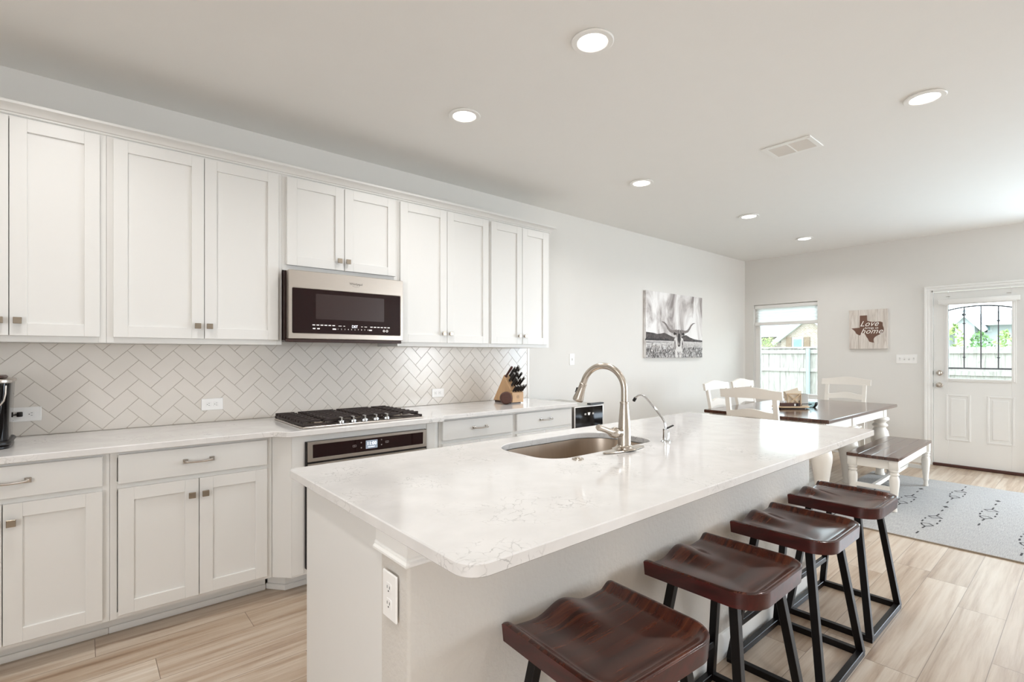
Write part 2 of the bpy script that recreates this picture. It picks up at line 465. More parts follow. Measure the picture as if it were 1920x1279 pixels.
struct('baseboard_left', MB().box(3.62, BX - .015, KY - .014, KY, 0, .095, .003).box(3.62, BX - .015, KY - .01, KY, .095, .108, .003), 'trim_white')

# door casing, moulded in steps
tr = MB()
for (o, i, d) in ((0, .022, .022), (.022, .05, .016), (.05, .075, .012)):
    yo0, yo1 = 1.356 - o, 1.356 - i
    tr.box(BX - d, BX, yo1, yo0, 0, 2.128 - i, .003)
    tr.box(BX - d, BX, .384 + o, .384 + i, 0, 2.128 - i, .003)
    tr.box(BX - d, BX, .384 + o, 1.356 - o, 2.128 - i, 2.128 - o, .003)
tr.box(BX - .012, BX + .1, 1.276, 1.288, 0, 2.075).box(BX - .012, BX + .1, .452, .464, 0, 2.075).box(BX - .012, BX + .1, .452, 1.288, 2.06, 2.075)
struct('trim_1', tr, 'trim_white')

# entry door with half light
DX = BX + .012
door = thing('door_1', 'white exterior door with a half light of iron grille, on the far wall', 'door', (DX, .87, 0)); door['kind'] = 'structure'
del door['category']
dm = MB(); dx0, dx1 = DX, DX + .042
gy0, gy1, gz0, gz1 = .607, 1.137, 1.035, 1.905
dm.box(dx0, dx1, gy1, 1.272, .03, 2.052, .002).box(dx0, dx1, .468, gy0, .03, 2.052, .002).box(dx0, dx1, gy0, gy1, .03, gz0, .002).box(dx0, dx1, gy0, gy1, gz1, 2.052, .002)
part('door_slab', dm, 'door_white', door)
lf = MB()
for (w, d) in ((.036, .010), (.022, .016)):
    lf.box(DX - d, DX + .01, gy0 - w, gy0, gz0 - w, gz1 + w, .003).box(DX - d, DX + .01, gy1, gy1 + w, gz0 - w, gz1 + w, .003)
    lf.box(DX - d, DX + .01, gy0, gy1, gz0 - w, gz0, .003).box(DX - d, DX + .01, gy0, gy1, gz1, gz1 + w, .003)
part('lite_frame', lf, 'door_white', door)
part('glass_pane', MB().box(DX + .018, DX + .024, gy0, gy1, gz0, gz1), 'pane_glass', door, 0)
gr = MB(); gx = DX + .013
for y in (1.0, .857, .714): gr.box(gx - .004, gx + .004, y - .0055, y + .0055, 1.154, 1.865)
gr.box(gx - .005, gx + .005, gy0, gy1, 1.146, 1.164)
arc = [(gx, y, 1.835 + .035 * (1 - ((y - .872) / .265) ** 2)) for y in [gy0 + (gy1 - gy0) * k / 20 for k in range(21)]]
gr.tube(arc, .008, 8)
for (y, z) in ((1.0, 1.674), (1.0, 1.283), (.714, 1.692), (.714, 1.28)): gr.box(gx - .009, gx + .009, y - .013, y + .013, z - .006, z + .006, .003)
part('grille', gr, 'iron_grille', door)
for (a, b) in ((.941, 1.160), (.582, .805)):
    p = MB(); z0, z1 = .310, .848
    for (o, d) in ((0, .004), (.018, -.004)):
        pass
    p.box(DX - .006, DX, a, a + .02, z0, z1, .003).box(DX - .006, DX, b - .02, b, z0, z1, .003).box(DX - .006, DX, a + .02, b - .02, z0, z0 + .02, .003).box(DX - .006, DX, a + .02, b - .02, z1 - .02, z1, .003)
    p.box(DX - .005, DX, a + .045, b - .045, z0 + .05, z1 - .05, .004)
    part('door_panel', p, 'door_white', door)
for nm, z in (('deadbolt', 1.097), ('door_knob', .954)):
    k = MB().lathe([(.031, 0), (.031, .006), (.026, .010)], (DX, 1.217, z), (-1, 0, 0))
    if nm == 'door_knob': k.lathe([(.012, .010), (.012, .03), (.024, .038), (.028, .05), (.024, .062), (.012, .068), (.001, .069)], (DX, 1.217, z), (-1, 0, 0))
    else: k.lathe([(.022, .010), (.022, .022), (.018, .026), (.001, .026)], (DX, 1.217, z), (-1, 0, 0)).box(DX - .038, DX - .022, 1.212, 1.222, z - .016, z + .016, .003)
    part(nm, k, 'nickel_satin', door)
for z in (1.097, .954): part('strike_plate', MB().box(DX - .008, DX + .004, 1.2735, 1.2755, z - .022, z + .022), 'slot_dark', door)
part('threshold', MB().box(BX - .02, BX + .1, .464, 1.276, 0, .032, .006), 'threshold_brown', door)

bl = thing('door_shade', 'white narrow shade headrail fixed over the door glass', 'shade', (DX, .883, 1.9))
part('headrail', MB().box(DX - .05, DX - .017, .54, 1.226, 1.905, 1.962, .006, 2), 'trim_white', bl)
part('fabric_roll', MB().box(DX - .040, DX - .017, .57, 1.196, 1.893, 1.906, .004), 'fabric_shade', bl)
for y in (.63, 1.14): part('bracket', MB().box(DX - .006, DX, y - .018, y + .018, 1.992, 1.996), 'nickel', bl)

# window_1 in its drywall reveal
win = thing('window_1', 'tall window with a short white shade, left on the far wall', 'window', (BX, 2.95, .7)); win['kind'] = 'structure'; del win['category']
wy0, wy1, wz0, wz1 = 2.515, 3.384, .70, 2.055; fx = BX + .085
wf = MB().slab([rrect(-wy1, -wy0, wz0, wz1, 0), rrect(-wy1 + .06, -wy0 - .03, wz0 + .05, wz1 - .05, 0)], 0, .05, .003, WALL_X, (fx + .05, 0, 0))
part('window_frame', wf, 'trim_white', win)
part('glass_pane', MB().box(fx + .02, fx + .026, wy0 + .03, wy1 - .06, wz0 + .05, wz1 - .05), 'pane_glass', win, 0)
part('window_sill', MB().box(BX - .02, BX + .085, wy0, wy1, wz0 - .005, wz0 + .012, .004), 'trim_white', win)
sh = thing('window_shade', 'white cellular shade pulled partly down over the tall window', 'shade', (BX + .05, 2.95, 1.75))
part('headrail', MB().box(BX + .02, BX + .07, wy0 + .006, wy1 - .006, 2.0, 2.05, .004), 'trim_white', sh)
fb = MB(); n = 10
pts = []
for k in range(n + 1): pts.append((.058 if k % 2 else .046, 2.0 - .205 * k / n))
fb.rings([[(BX + x, y, z) for x, z in pts] for y in (wy0 + .008, wy1 - .008)], False, False)
part('shade_cloth', fb, 'shade_fabric', sh)
part('bottom_rail', MB().box(BX + .03, BX + .068, wy0 + .008, wy1 - .008, 1.748, 1.796, .004), 'trim_white', sh)
WALL_R = Matrix(((-1, 0, 0), (0, 0, 1), (0, 1, 0))); WALL_F = Matrix(((0, 0, 1), (1, 0, 0), (0, 1, 0)))
def sash(u0, u1, z0, z1, fr_, org):
    m_ = (u0 + u1) / 2
    return MB().slab([rrect(u0, u1, z0, z1, 0), rrect(u0 + .06, m_ - .03, z0 + .06, z1 - .06, 0), rrect(m_ + .03, u1 - .06, z0 + .06, z1 - .06, 0)], 0, .04, 0, fr_, org)
for i, mbx in enumerate((sash(-.15, 2.55, .5, 2.1, WALL_X, (BX + .11, 0, 0)), sash(-7.45, -6.25, .5, 2.4, WALL_R, (0, RY0 - .09, 0)), sash(-2.2, -.8, .7, 2.2, WALL_F, (RX0 - .09, 0, 0)))):
    struct('window_%d' % (i + 2), mbx, 'trim_white')  # unseen windows, added so that fill light can enter

# ------------------------------------------------------------------ ceiling fixtures
can0 = None
cans = [((1.76, 1.49), 'largest round recessed ceiling light, directly above the island'),
        ((1.73, 2.45), 'round recessed ceiling light nearest the microwave cabinets'),
        ((3.52, 2.455), 'round recessed ceiling light near the right end of the cabinets'),
        ((5.21, 2.33), 'round recessed ceiling light above the near half of the dining area'),
        ((6.73, 2.335), 'small round recessed ceiling light closest to the far wall'),
        ((3.54, .62), 'round recessed ceiling light at the upper right, to the right of the air vent'),
        ((-.10, 2.45), 'added unseen recessed fill light above the coffee maker end, out of the frame'),  # from here on: unseen fixtures added to brighten the room
        ((-.10, .62), 'added unseen recessed fill light straight above the photographer, out of the frame'),
        ((1.75, -.8), 'added unseen recessed fill light right of the stools, out of the frame'),
        ((4.6, -1.6), 'added unseen recessed fill light over the living area, out of the frame')]
for (x, y), lab in cans:
    if can0 is None:
        can0 = thing('recessed_light', lab, 'ceiling light', (x, y, CZ), 0, 'recessed ceiling lights')
        part('trim_ring', MB().slab([circle(x, y, .096, 48), circle(x, y, .066, 48)], CZ - .010, CZ - .0005, .004), 'trim_white', can0)
        part('lens', MB().lathe([(.0665, -.007), (.0665, -.002)], (x, y, CZ), n=40), 'lamp_lens', can0)
        o = can0
    else: o = dup(can0, (x, y, CZ), 0, lab)
    d = bpy.data.lights.new('can_lamp', 'AREA'); d.shape = 'DISK'; d.size = .13; d.energy = CAN_POWER; d.color = (1, .985, .975); d.spread = math.radians(146)
    l = bpy.data.objects.new('can_lamp', d); COL.objects.link(l); l.location = (x, y, CZ - .016)

v = thing('air_vent', 'white rectangular two-bay air register on the ceiling', 'vent', (3.70, 1.365, CZ))
part('vent_frame', MB().slab([rrect(3.577, 3.825, 1.208, 1.518, .004), rrect(3.612, 3.790, 1.240, 1.358, .003), rrect(3.612, 3.790, 1.368, 1.486, .003)], CZ - .008, CZ - .0005, .002), 'trim_white', v)
sl = MB()
for a, b in ((1.240, 1.358), (1.368, 1.486)):
    for k in range(11):
        xx = 3.62 + k * .0163
        sl.box(xx - .007, xx + .007, a, b, CZ - .006, CZ - .0045, 0, 1, Matrix.Rotation(.5, 3, 'Y'))
part('louver', sl, 'trim_white', v)
part('vent_back', MB().box(3.612, 3.79, 1.24, 1.486, CZ - .0012, CZ - .0003), 'vent_inner', v)
part('damper_lever', MB().box(3.60, 3.606, 1.215, 1.235, CZ - .014, CZ - .006), 'vent_inner', v)

# ------------------------------------------------------------------ wall outlets and switches
def outlet(name, label, frame, org, horiz, cat='outlet', group=None, decora=False):
    r = thing(name, label, cat, org, 0, group)
    a, b = (.0575, .0355) if horiz else (.0355, .0575)
    part('cover_plate', MB().slab([rrect(-a, a, -b, b, .003, 3)], 0, .006, .002, frame, org), 'outlet_white', r)
    if decora: part('insert', MB().slab([rrect(-.033, .033, -.0165, .0165, .002, 2)], .006, .0075, 0, frame, org), 'outlet_white', r)
    for s_ in (-1, 1):
        cx, cy = (s_ * .0195, 0) if horiz else (0, s_ * .0195)
        q = part('receptacle', MB().slab([rrect(cx - .0135, cx + .0135, cy - .0135, cy + .0135, .002 if decora else .006, 4)], .006, .0078, .0005, frame, org), 'outlet_white', r)
        def R(u, w): return (cx + (-w if horiz else u), cy + (u if horiz else w))
        for u in (-.006, .006):
            p = R(u, -.002 if horiz else .003); hw, hh = (.0035, .0009) if horiz else (.0009, .0035)
            part('socket_slot', MB().slab([rrect(p[0] - hw, p[0] + hw, p[1] - hh, p[1] + hh, 0)], .0078, .0084, 0, frame, org), 'slot_dark', q)
        p = R(0, .007 if horiz else -.0065); part('ground_hole', MB().slab([circle(p[0], p[1], .0022, 10)], .0078, .0084, 0, frame, org), 'slot_dark', q)
    return r
TF = KY - .0105
outlet('wall_outlet', 'white outlet with a black plug in it, left on the tile', WALL_Y, (-.210, TF, 1.018), True, decora=True)
outlet('wall_outlet', 'white outlet on the tile left of the cooktop, both sockets empty', WALL_Y, (.605, TF, 1.016), True)
outlet('wall_outlet', 'white outlet on the tile right of the cooktop', WALL_Y, (2.208, TF, 1.004), True)
outlet('wall_outlet', 'white upright outlet on the near end of the island', WALL_X, (.5835, 1.139, .722), False)
outlet('wall_outlet', 'small white outlet low on the far wall behind the dining table', WALL_X, (BX, 1.972, .378), False)
s1 = thing('light_switch', 'white single light switch on the wall right of the cabinets', 'switch', (3.824, KY, 1.265))
part('cover_plate', MB().slab([rrect(-.0355, .0355, -.0575, .0575, .003, 3)], 0, .006, .002, WALL_Y, (3.824, KY, 1.265)), 'outlet_white', s1)
part('toggle', MB().box(3.819, 3.829, KY - .016, KY - .005, 1.258, 1.276, .002), 'outlet_white', s1)
part('toggle_slot', MB().box(3.817, 3.831, KY - .0065, KY - .0055, 1.252, 1.278), 'grey_tin', s1)
s4 = thing('light_switch', 'white four gang switch plate beside the exterior door', 'switch', (BX, 1.527, 1.26))
part('cover_plate', MB().slab([rrect(-.104, .104, -.0565, .0565, .003, 3)], 0, .006, .002, WALL_X, (BX, 1.527, 1.26)), 'outlet_white', s4)
for k in range(4):
    yy = 1.527 - (k - 1.5) * .046
    up = (-1, 1, 1, -1)[k]
    t_ = part('toggle', MB().box(BX - .017, BX - .005, yy - .005, yy + .005, 1.252 + .003 * up, 1.268 + .003 * up, .002), 'outlet_white', s4)
    part('toggle_slot', MB().box(BX - .0066, BX - .0055, yy - .0065, yy + .0065, 1.247, 1.273), 'grey_tin', t_)

# ------------------------------------------------------------------ cabinets
def shaker(x0, x1, z0, z1, yf, rail=.058, th=.02):
    m = MB(); yb = yf + th
    m.box(x0, x0 + rail, yf, yb, z0, z1, .0012).box(x1 - rail, x1, yf, yb, z0, z1, .0012)
    m.box(x0 + rail, x1 - rail, yf, yb, z0, z0 + rail, .0012).box(x0 + rail, x1 - rail, yf, yb, z1 - rail, z1, .0012)
    m.box(x0 + rail - .002, x1 - rail + .002, yf + .010, yb, z0 + rail - .002, z1 - rail + .002)
    return m
def knob(parent, x, z, yf):
    m = MB().lathe([(.008, 0), (.006, .004), (.006, .016)], (x, yf, z), (0, -1, 0), 16).box(x - .0145, x + .0145, yf - .026, yf - .016, z - .0145, z + .0145, .0015)
    return part('knob', m, 'nickel', parent)
def pull(parent, x, z, yf, w=.112):
    m = MB()
    for s_ in (-1, 1):
        cx = x + s_ * w / 2
        m.box(cx - .011, cx + .011, yf - .004, yf, z - .011, z + .011, .001).box(cx - .006, cx + .006, yf - .026, yf - .003, z - .006, z + .006, .001)
    m.tube([(x - w / 2, yf - .024, z), (x - w / 4, yf - .029, z - .002), (x, yf - .030, z - .003), (x + w / 4, yf - .029, z - .002), (x + w / 2, yf - .024, z)], [.0065, .0052, .005, .0052, .0065], 8)
    return part('drawer_pull', m, 'chrome_satin', parent)

UF, UD = 3.200, 3.180     # upper frame face, upper door face
UB, UT = 1.376, 2.415
def upper(x0, x1, zb, doors, label, kz, dz0, side=True):
    r = thing('wall_cabinet', label, 'cabinet', ((x0 + x1) / 2, UF, zb), 0, 'white shaker wall cabinets')
    m = MB().box(x0 + .0004, x1 - .0004, UF + .018, KY - .001, zb, UT, .001)
    m.box(x0 + .0004, x0 + .03, UF, UF + .018, zb, UT, .0008).box(x1 - .03, x1 - .0004, UF, UF + .018, zb, UT, .0008).box(x0 + .03, x1 - .03, UF, UF + .018, zb, zb + .032).box(x0 + .03, x1 - .03, UF, UF + .018, UT - .03, UT)
    part('cabinet_body', m, 'cabinet_white', r)
    for (a, b, kx) in doors:
        d = part('door', shaker(a, b, dz0, 2.392, UD), 'cabinet_white', r)
        knob(d, kx, kz, UD)
    return r
upper(-.60, .0955, UB, [(-.576, -.2475, -.277), (-.2445, .070, -.217)], 'white wall cabinet at the left edge, above the coffee maker', 1.472, 1.404)
upper(.0955, .918, UB, [(.121, .511, .479), (.514, .893, .535)], 'white double-door wall cabinet left of the microwave', 1.472, 1.404)
upper(.918, 1.686, 1.828, [(.942, 1.296, 1.260), (1.300, 1.662, 1.317)], 'short white wall cabinet directly above the microwave', 1.918, 1.860)
upper(1.686, 2.498, UB, [(1.700, 2.086, 2.051), (2.090, 2.484, 2.113)], 'tall white wall cabinet just right of the microwave', 1.472, 1.404)
upper(2.498, 3.182, UB, [(2.511, 2.844, 2.806), (2.848, 3.148, 2.870)], 'white wall cabinet at the right end of the row, above the knife block', 1.472, 1.404)
# crown moulding on top
cm = MB()
prof = [(0, 0), (.006, 0), (.010, .004), (.010, .008), (.018, .012), (.022, .020), (.034, .030), (.046, .036), (.052, .038), (.052, .050), (0, .050)]
rings = []
for ex in (0, 1):
    rings.append([(-.60, UF - d, UT - .012 + z) if ex == 0 else (3.182 + d, UF - d, UT - .012 + z) for d, z in prof])
rings.append([(3.182 + d, KY - .002, UT - .012 + z) for d, z in prof])
cm.rings(rings)
solo('crown_molding', cm, 'cabinet_white', 'white crown molding running along the tops of the wall cabinets', 'molding')

# base cabinets
BF, BD = 2.913, 2.893
def toe(parent, x0, x1, yk, ends=''):
    m = MB().box(x0, x1, yk, yk + .02, 0, .112).box(x0, x1, yk - .012, yk, 0, .032, .005, 2)
    return part('toe_kick', m, 'cabinet_white', parent)
def base(x0, x1, label, drawer, doors, kn):
    r = thing('base_cabinet', label, 'cabinet', ((x0 + x1) / 2, BF, 0), 0, 'white shaker base cabinets')
    z0, z1 = .110, .877
    m = MB().box(x0 + .0004, x1 - .0004, BF + .018, KY - .001, z0, z1)
    m.box(x0 + .0004, x0 + .026, BF, BF + .018, z0, z1, .0008).box(x1 - .026, x1 - .0004, BF, BF + .018, z0, z1, .0008)
    m.box(x0 + .026, x1 - .026, BF, BF + .018, z1 - .030, z1).box(x0 + .026, x1 - .026, BF, BF + .018, .700, .738).box(x0 + .026, x1 - .026, BF, BF + .018, z0, z0 + .03)
    part('cabinet_body', m, 'cabinet_white', r)
    toe(r, x0, x1, 3.043)
    d = part('drawer', MB().box(drawer[0], drawer[1], BD, BD + .02, .729, .861, .0015), 'cabinet_white', r)
    pull(d, (drawer[0] + drawer[1]) / 2, .797, BD)
    for (a, b), kx in zip(doors, kn):
        dd = part('door', shaker(a, b, .130, .706, BD), 'cabinet_white', r); knob(dd, kx, .631, BD)
    return r
base(-.60, .0985, 'white base cabinet at the left edge, below the coffee maker', (-.520, .073), [(-.545, -.2445), (-.2415, .073)], (-.272, -.216))
base(.0985, .785, 'white base cabinet with one wide drawer, left of the oven', (.128, .757), [(.128, .4425), (.4455, .757)], (.412, .469))
base(1.842, 2.510, 'white base cabinet with a drawer, just right of the oven', (1.866, 2.492), [(1.866, 2.178), (2.181, 2.492)], (2.148, 2.211))
base(2.510, 3.172, 'white base cabinet with a drawer, beside the beverage cooler', (2.534, 3.150), [(2.534, 2.84), (2.843, 3.150)], (2.81, 2.873))
OF = 2.833
oc = thing('oven_cabinet', 'white bumped-out base cabinet with angled sides that holds the oven', 'cabinet', (1.31, OF, 0))
m = MB()
m.slab([[(.787, KY - .002), (.787, BF + .002), (.862, OF), (.932, OF), (.932, KY - .002)]], .110, .877)
m.slab([[(1.690, KY - .002), (1.690, OF), (1.766, OF), (1.840, BF + .002), (1.840, KY - .002)]], .110, .877)
m.box(.932, 1.690, OF, KY - .002, .838, .877).box(.932, 1.690, OF, OF + .02, .110, .14)
part('cabinet_body', m, 'cabinet_white', oc, 20)
part('filler_panel', MB().box(.864, .927, OF - .003, OF - .0005, .118, .872, .001), 'cabinet_white', oc)
part('filler_panel', MB().box(1.700, 1.764, OF - .003, OF - .0005, .118, .872, .001), 'cabinet_white', oc)
k = MB(); ky = OF + .127
loop = [(.80, 3.063), (.80, 3.045), (.868, ky), (1.76, ky), (1.83, 3.045), (1.83, 3.063)]
k.slab([loop], 0, .112)
lo = offset_loop(loop, -.012)
k.slab([[loop[0], lo[1], lo[2], lo[3], lo[4], loop[5]]], 0, .032, .004)
part('toe_kick', k, 'cabinet_white', oc)

# countertop along the wall, jogging forward at the cooktop
CT = .908
cf, cb_ = 2.852, 2.776
loop = [(-.62, KY - .001), (-.62, cf), (.765, cf), (.79, cf - .012), (.822, cb_ + .010), (.845, cb_), (1.785, cb_), (1.805, cb_ + .010), (1.837, cf - .010), (1.862, cf), (3.173, cf), (3.173, KY - .001)]
hole = rrect(.955, 1.655, 2.90, 3.33, .02)
solo('countertop', MB().slab([loop, hole], CT - .030, CT, .003), 'quartz', 'white quartz countertop running along the tiled wall under the wall cabinets', 'countertop')

# herringbone backsplash
def clip(poly, x0, x1, z0, z1):
    for ax, lim, sg in ((0, x0, 1), (0, x1, -1), (1, z0, 1), (1, z1, -1)):
        out = []
        for i in range(len(poly)):
            p, q = poly[i - 1], poly[i]; a = (p[ax] - lim) * sg; b = (q[ax] - lim) * sg
            if (a >= 0) != (b >= 0):
                t = a / (a - b); out.append((p[0] + (q[0] - p[0]) * t, p[1] + (q[1] - p[1]) * t))
            if b >= 0: out.append(q)
        poly = out
        if len(poly) < 3: return None
    return poly
tb = MB(); tb.box(-.62, 3.197, KY - .0065, KY - .0005, CT + .0005, 1.3755); tb.box(.92, 1.684, KY - .0065, KY - .0005, 1.3755, 1.45)
tb.mat(1); w = .0752; s2 = math.sqrt(.5)
oa, ob = .7835 - 2 * w, .9603 + w
for j in range(-45, 60):
    for kk in range(-30, 31):
        for (a0, b0, la, lb) in ((j + 4 * kk, j, 2, 1), (j + 2 + 4 * kk, j - 1, 1, 2)):
            A0, B0 = oa + a0 * w, ob + b0 * w; g = .0009
            q = [(A0 + g, B0 + g), (A0 + la * w - g, B0 + g), (A0 + la * w - g, B0 + lb * w - g), (A0 + g, B0 + lb * w - g)]
            P = [((a - b) * s2, (a + b) * s2) for a, b in q]
            cx = sum(p[0] for p in P) / 4; cz = sum(p[1] for p in P) / 4
            if not (-.75 < cx < 3.3 and .8 < cz < 1.6): continue
            for (zx0, zx1, zz0, zz1) in ((-.62, 3.193, CT + .002, 1.3755), (.921, 1.683, 1.3756, 1.448)):
                C = clip(P, zx0, zx1, zz0, zz1)
                if C and abs(sum(C[i - 1][0] * C[i][1] - C[i][0] * C[i - 1][1] for i in range(len(C)))) > 1e-4:
                    C2 = [C[i] for i in range(len(C)) if (Vector(C[i]) - Vector(C[i - 1])).length > .002]
                    if len(C2) >= 3: tb.slab([C2], .006, .0095, .0008, WALL_Y, (0, KY, 0))
tb.box(3.196, 3.224, KY - .0105, KY - .0005, CT + .001, 1.3755, .004, 2)
solo('tile_backsplash', tb, ['grout', 'glazed_tile'], 'white herringbone tile backsplash between the countertop and the wall cabinets', 'backsplash', None, 20)

# ------------------------------------------------------------------ microwave
mw = thing('microwave', 'stainless over-the-range microwave with a dark glass door under the short cabinet', 'microwave', (1.305, 3.3, 1.397))
MX0, MX1, MF = .930, 1.682, 3.11
part('microwave_body', MB().box(MX0 - .008, MX1 - .004, 3.160, KY - .012, 1.400, 1.822, .004), 'dark_metal_side', mw)
part('base_grille', MB().box(MX0 - .004, MX1 - .006, MF + .012, 3.160, 1.392, 1.412, .003), 'brown_plastic', mw)
fm = MB().slab([rrect(MX0, MX1, 1.414, 1.823, .008), rrect(MX0 + .022, MX1 - .022, 1.445, 1.715, .006)], -3.158, -MF - .0, 0, WALL_Y)
fm = MB().slab([rrect(MX0, MX1, 1.412, 1.823, .006), rrect(MX0 + .022, MX1 - .020, 1.446, 1.716, .006)], 0, .045, .003, WALL_Y, (0, MF + .045, 0))
fr = part('door_frame', fm, 'stainless', mw)
part('door_glass', MB().box(MX0 + .021, MX1 - .019, MF + .003, MF + .02, 1.445, 1.717, .002), 'burgundy_glass', mw)
part('window_screen', MB().slab([rrect(MX0 + .16, MX1 - .14, 1.535, 1.690, .006)], 0, .0005, 0, WALL_Y, (0, MF + .003, 0)), 'screen_mesh', mw)
ic = MB(); y_ = (0, MF + .0028, 0)
def ibox(u, v_, a, b): ic.slab([rrect(u - a / 2, u + a / 2, v_ - b / 2, v_ + b / 2, 0)], 0, .0004, 0, WALL_Y, y_)
for k in range(6): ibox(1.078 + k * .0245, 1.498, .017, .0055)
for k in range(2): ibox(1.080 + k * .026, 1.476, .016, .007)
ibox(1.241, 1.4965, .020, .003); ibox(1.268, 1.4965, .011, .003); ibox(1.386, 1.4965, .010, .003); ibox(1.412, 1.4965, .018, .003)
for k in range(6): ibox(1.452 + k * .0245, 1.497, .017, .0055)
ibox(1.205, 1.476, .022, .008); ibox(1.445, 1.476, .020, .008)
for k, c in enumerate('1234567890'): ic.text(c, .0115, (1.228 + k * .0222, MF + .0028, 1.4765))
for k in (0, 1): ic.slab([circle(1.541 + k * .022, 1.474, .008, 16), circle(1.541 + k * .022, 1.474, .0045, 12)], 0, .0004, 0, WALL_Y, y_)
part('control_panel', ic, 'icon_white', mw, 0)
part('display', MB().text('DST', .024, (1.338, MF + .0028, 1.495), space=.9), 'screen_white', mw, 0)
lg = MB().text('Whirlpool', .021, (1.345, MF - .0002, 1.769))
lg.tube([(1.345 + .026 * math.cos(a), MF - .0006, 1.763 + .012 * math.sin(a)) for a in [math.radians(200 + 14 * k) for k in range(16)]], .0006, 6)
part('logo', lg, 'logo_grey', mw, 0)

# ------------------------------------------------------------------ oven below the cooktop
ov = thing('wall_oven', 'stainless built-in oven with a dark control panel under the cooktop', 'oven', (1.31, OF - .03, .14))
OX0, OX1, OP = .934, 1.688, 2.808
part('oven_body', MB().box(.936, 1.686, OF + .002, 3.40, .145, .834), 'black_plastic', ov)
part('side_trim', MB().box(.934, .940, OP + .006, OF, .142, .838).box(1.682, 1.688, OP + .006, OF, .142, .838), 'black_plastic', ov)
cpf = part('panel_frame', MB().slab([rrect(.940, OX1, .727, .836, .003), rrect(.968, 1.662, .746, .820, .003)], 0, .024, .002, WALL_Y, (0, OP + .024, 0)), 'stainless', ov)
part('control_glass', MB().box(.967, 1.663, OP + .004, OP + .02, .745, .821), 'burgundy_glass', ov)
dsp = part('display', MB().slab([rrect(1.276, 1.350, .760, .809, .002)], 0, .0006, 0, WALL_Y, (0, OP + .0038, 0)), 'screen_grey', ov)
tx = MB().text('11:00', .028, (1.313, OP + .003, .789), bold=.0002); tx.slab([rrect(1.290, 1.332, .769, .772, 0)], 0, .0005, 0, WALL_Y, (0, OP + .003, 0))
part('clock_digits', tx, 'screen_white', dsp, 0)
ic = MB(); y_ = (0, OP + .0038, 0)
for (u, v_) in ((1.207, .785), (1.412, .787)): ic.slab([rrect(u - .011, u + .011, v_ - .006, v_ + .006, .002), rrect(u - .009, u - .001, v_ - .004, v_ + .004, 0), rrect(u + .001, u + .009, v_ - .004, v_ + .004, 0)], 0, .0005, 0, WALL_Y, y_)
for (u, v_) in ((1.248, .800), (1.248, .770), (1.376, .804), (1.376, .774)): ic.slab([circle(u, v_, .004, 12)], 0, .0005, 0, WALL_Y, y_)
part('panel_icons', ic, 'icon_dim', ov, 0)
part('shadow_gap', MB().box(.940, 1.686, OP + .008, OP + .03, .716, .727), 'black_plastic', ov)
od = part('oven_door', MB().slab([rrect(.942, 1.686, .16, .715, .004), rrect(1.02, 1.61, .24, .60, .004)], 0, .022, .002, WALL_Y, (0, OP + .026, 0)), 'stainless', ov)
part('door_glass', MB().box(1.018, 1.612, OP + .008, OP + .024, .238, .602), 'burgundy_glass', od)
hb = MB().tube([(1.0, OP - .035, .665), (1.62, OP - .035, .665)], .011, 14)
for x in (1.03, 1.59): hb.cyl((x, OP + .006, .665), (x, OP - .03, .665), .008)
part('door_handle', hb, 'stainless', od)

# ------------------------------------------------------------------ gas cooktop
ck = thing('gas_cooktop', 'stainless gas cooktop with black cast iron grates and five knobs', 'cooktop', (1.365, 3.085, CT))
KX0, KX1, KY0, KY1 = .918, 1.680, 2.826, 3.365
part('cooktop_tray', MB().slab([rrect(KX0, KX1, KY0, KY1, .012)], CT, CT + .010, .003), 'stainless', ck)
GZ = CT + .040
for gi, (a, b, f0) in enumerate(((KX0 + .012, 1.168, 2.850), (1.172, 1.426, 2.930), (1.430, KX1 - .012, 2.850))):
    g = MB(); f1 = KY1 - .012
    # outer ring and feet
    for (p, q) in (((a, f1), (b, f1)), ((a, f0), (a, f1)), ((b, f0), (b, f1))):
        g.bar((p[0], p[1], GZ - .021), (q[0], q[1], GZ - .021), .009, .010, .002)
    if gi == 1: g.bar((a, f0, GZ - .021), (b, f0, GZ - .021), .009, .010, .002)
    else:
        xi = b if gi == 0 else a; xo = a if gi == 0 else b; sgn = -1 if gi == 0 else 1
        g.bar((xo, f0, GZ - .021), (xi + sgn * .11, f0, GZ - .021), .009, .010, .002)
        g.bar((xi + sgn * .11, f0, GZ - .021), (xi, f0 + .085, GZ - .021), .009, .010, .002)
    for x in (a, b):
        for y in (f0 if gi == 1 else (f0 + (.085 if (x == b) == (gi == 0) else 0)), f1): g.box(x - .007, x + .007, y - .007, y + .007, CT + .010, GZ - .016, .002)
    # raised bars along the width with small teeth at the outer ends
    nb = 9
    for k in range(nb):
        y = f0 + .045 + (f1 - f0 - .045) * k / (nb - 1) if gi != 1 else f0 + .02 + (f1 - f0 - .02) * k / (nb - 1)
        if y > f1 - .002: y = f1 - .002
        for (u, v_) in ((a, a + (b - a) * .455), (a + (b - a) * .545, b)):
            g.bar((u, y, GZ - .006), (v_, y, GZ - .006), .011, .013, .002)
        g.box(a - .004, a + .010, y - .008, y + .008, GZ - .026, GZ, .002); g.box(b - .010, b + .004, y - .008, y + .008, GZ - .026, GZ, .002)
    xm = (a + b) / 2
    for dx in (-.045, .045): g.bar((xm + dx, f0 + .04, GZ - .006), (xm + dx, f1, GZ - .006), .009, .012, .002)
    part('grate', g, 'cast_iron', ck)
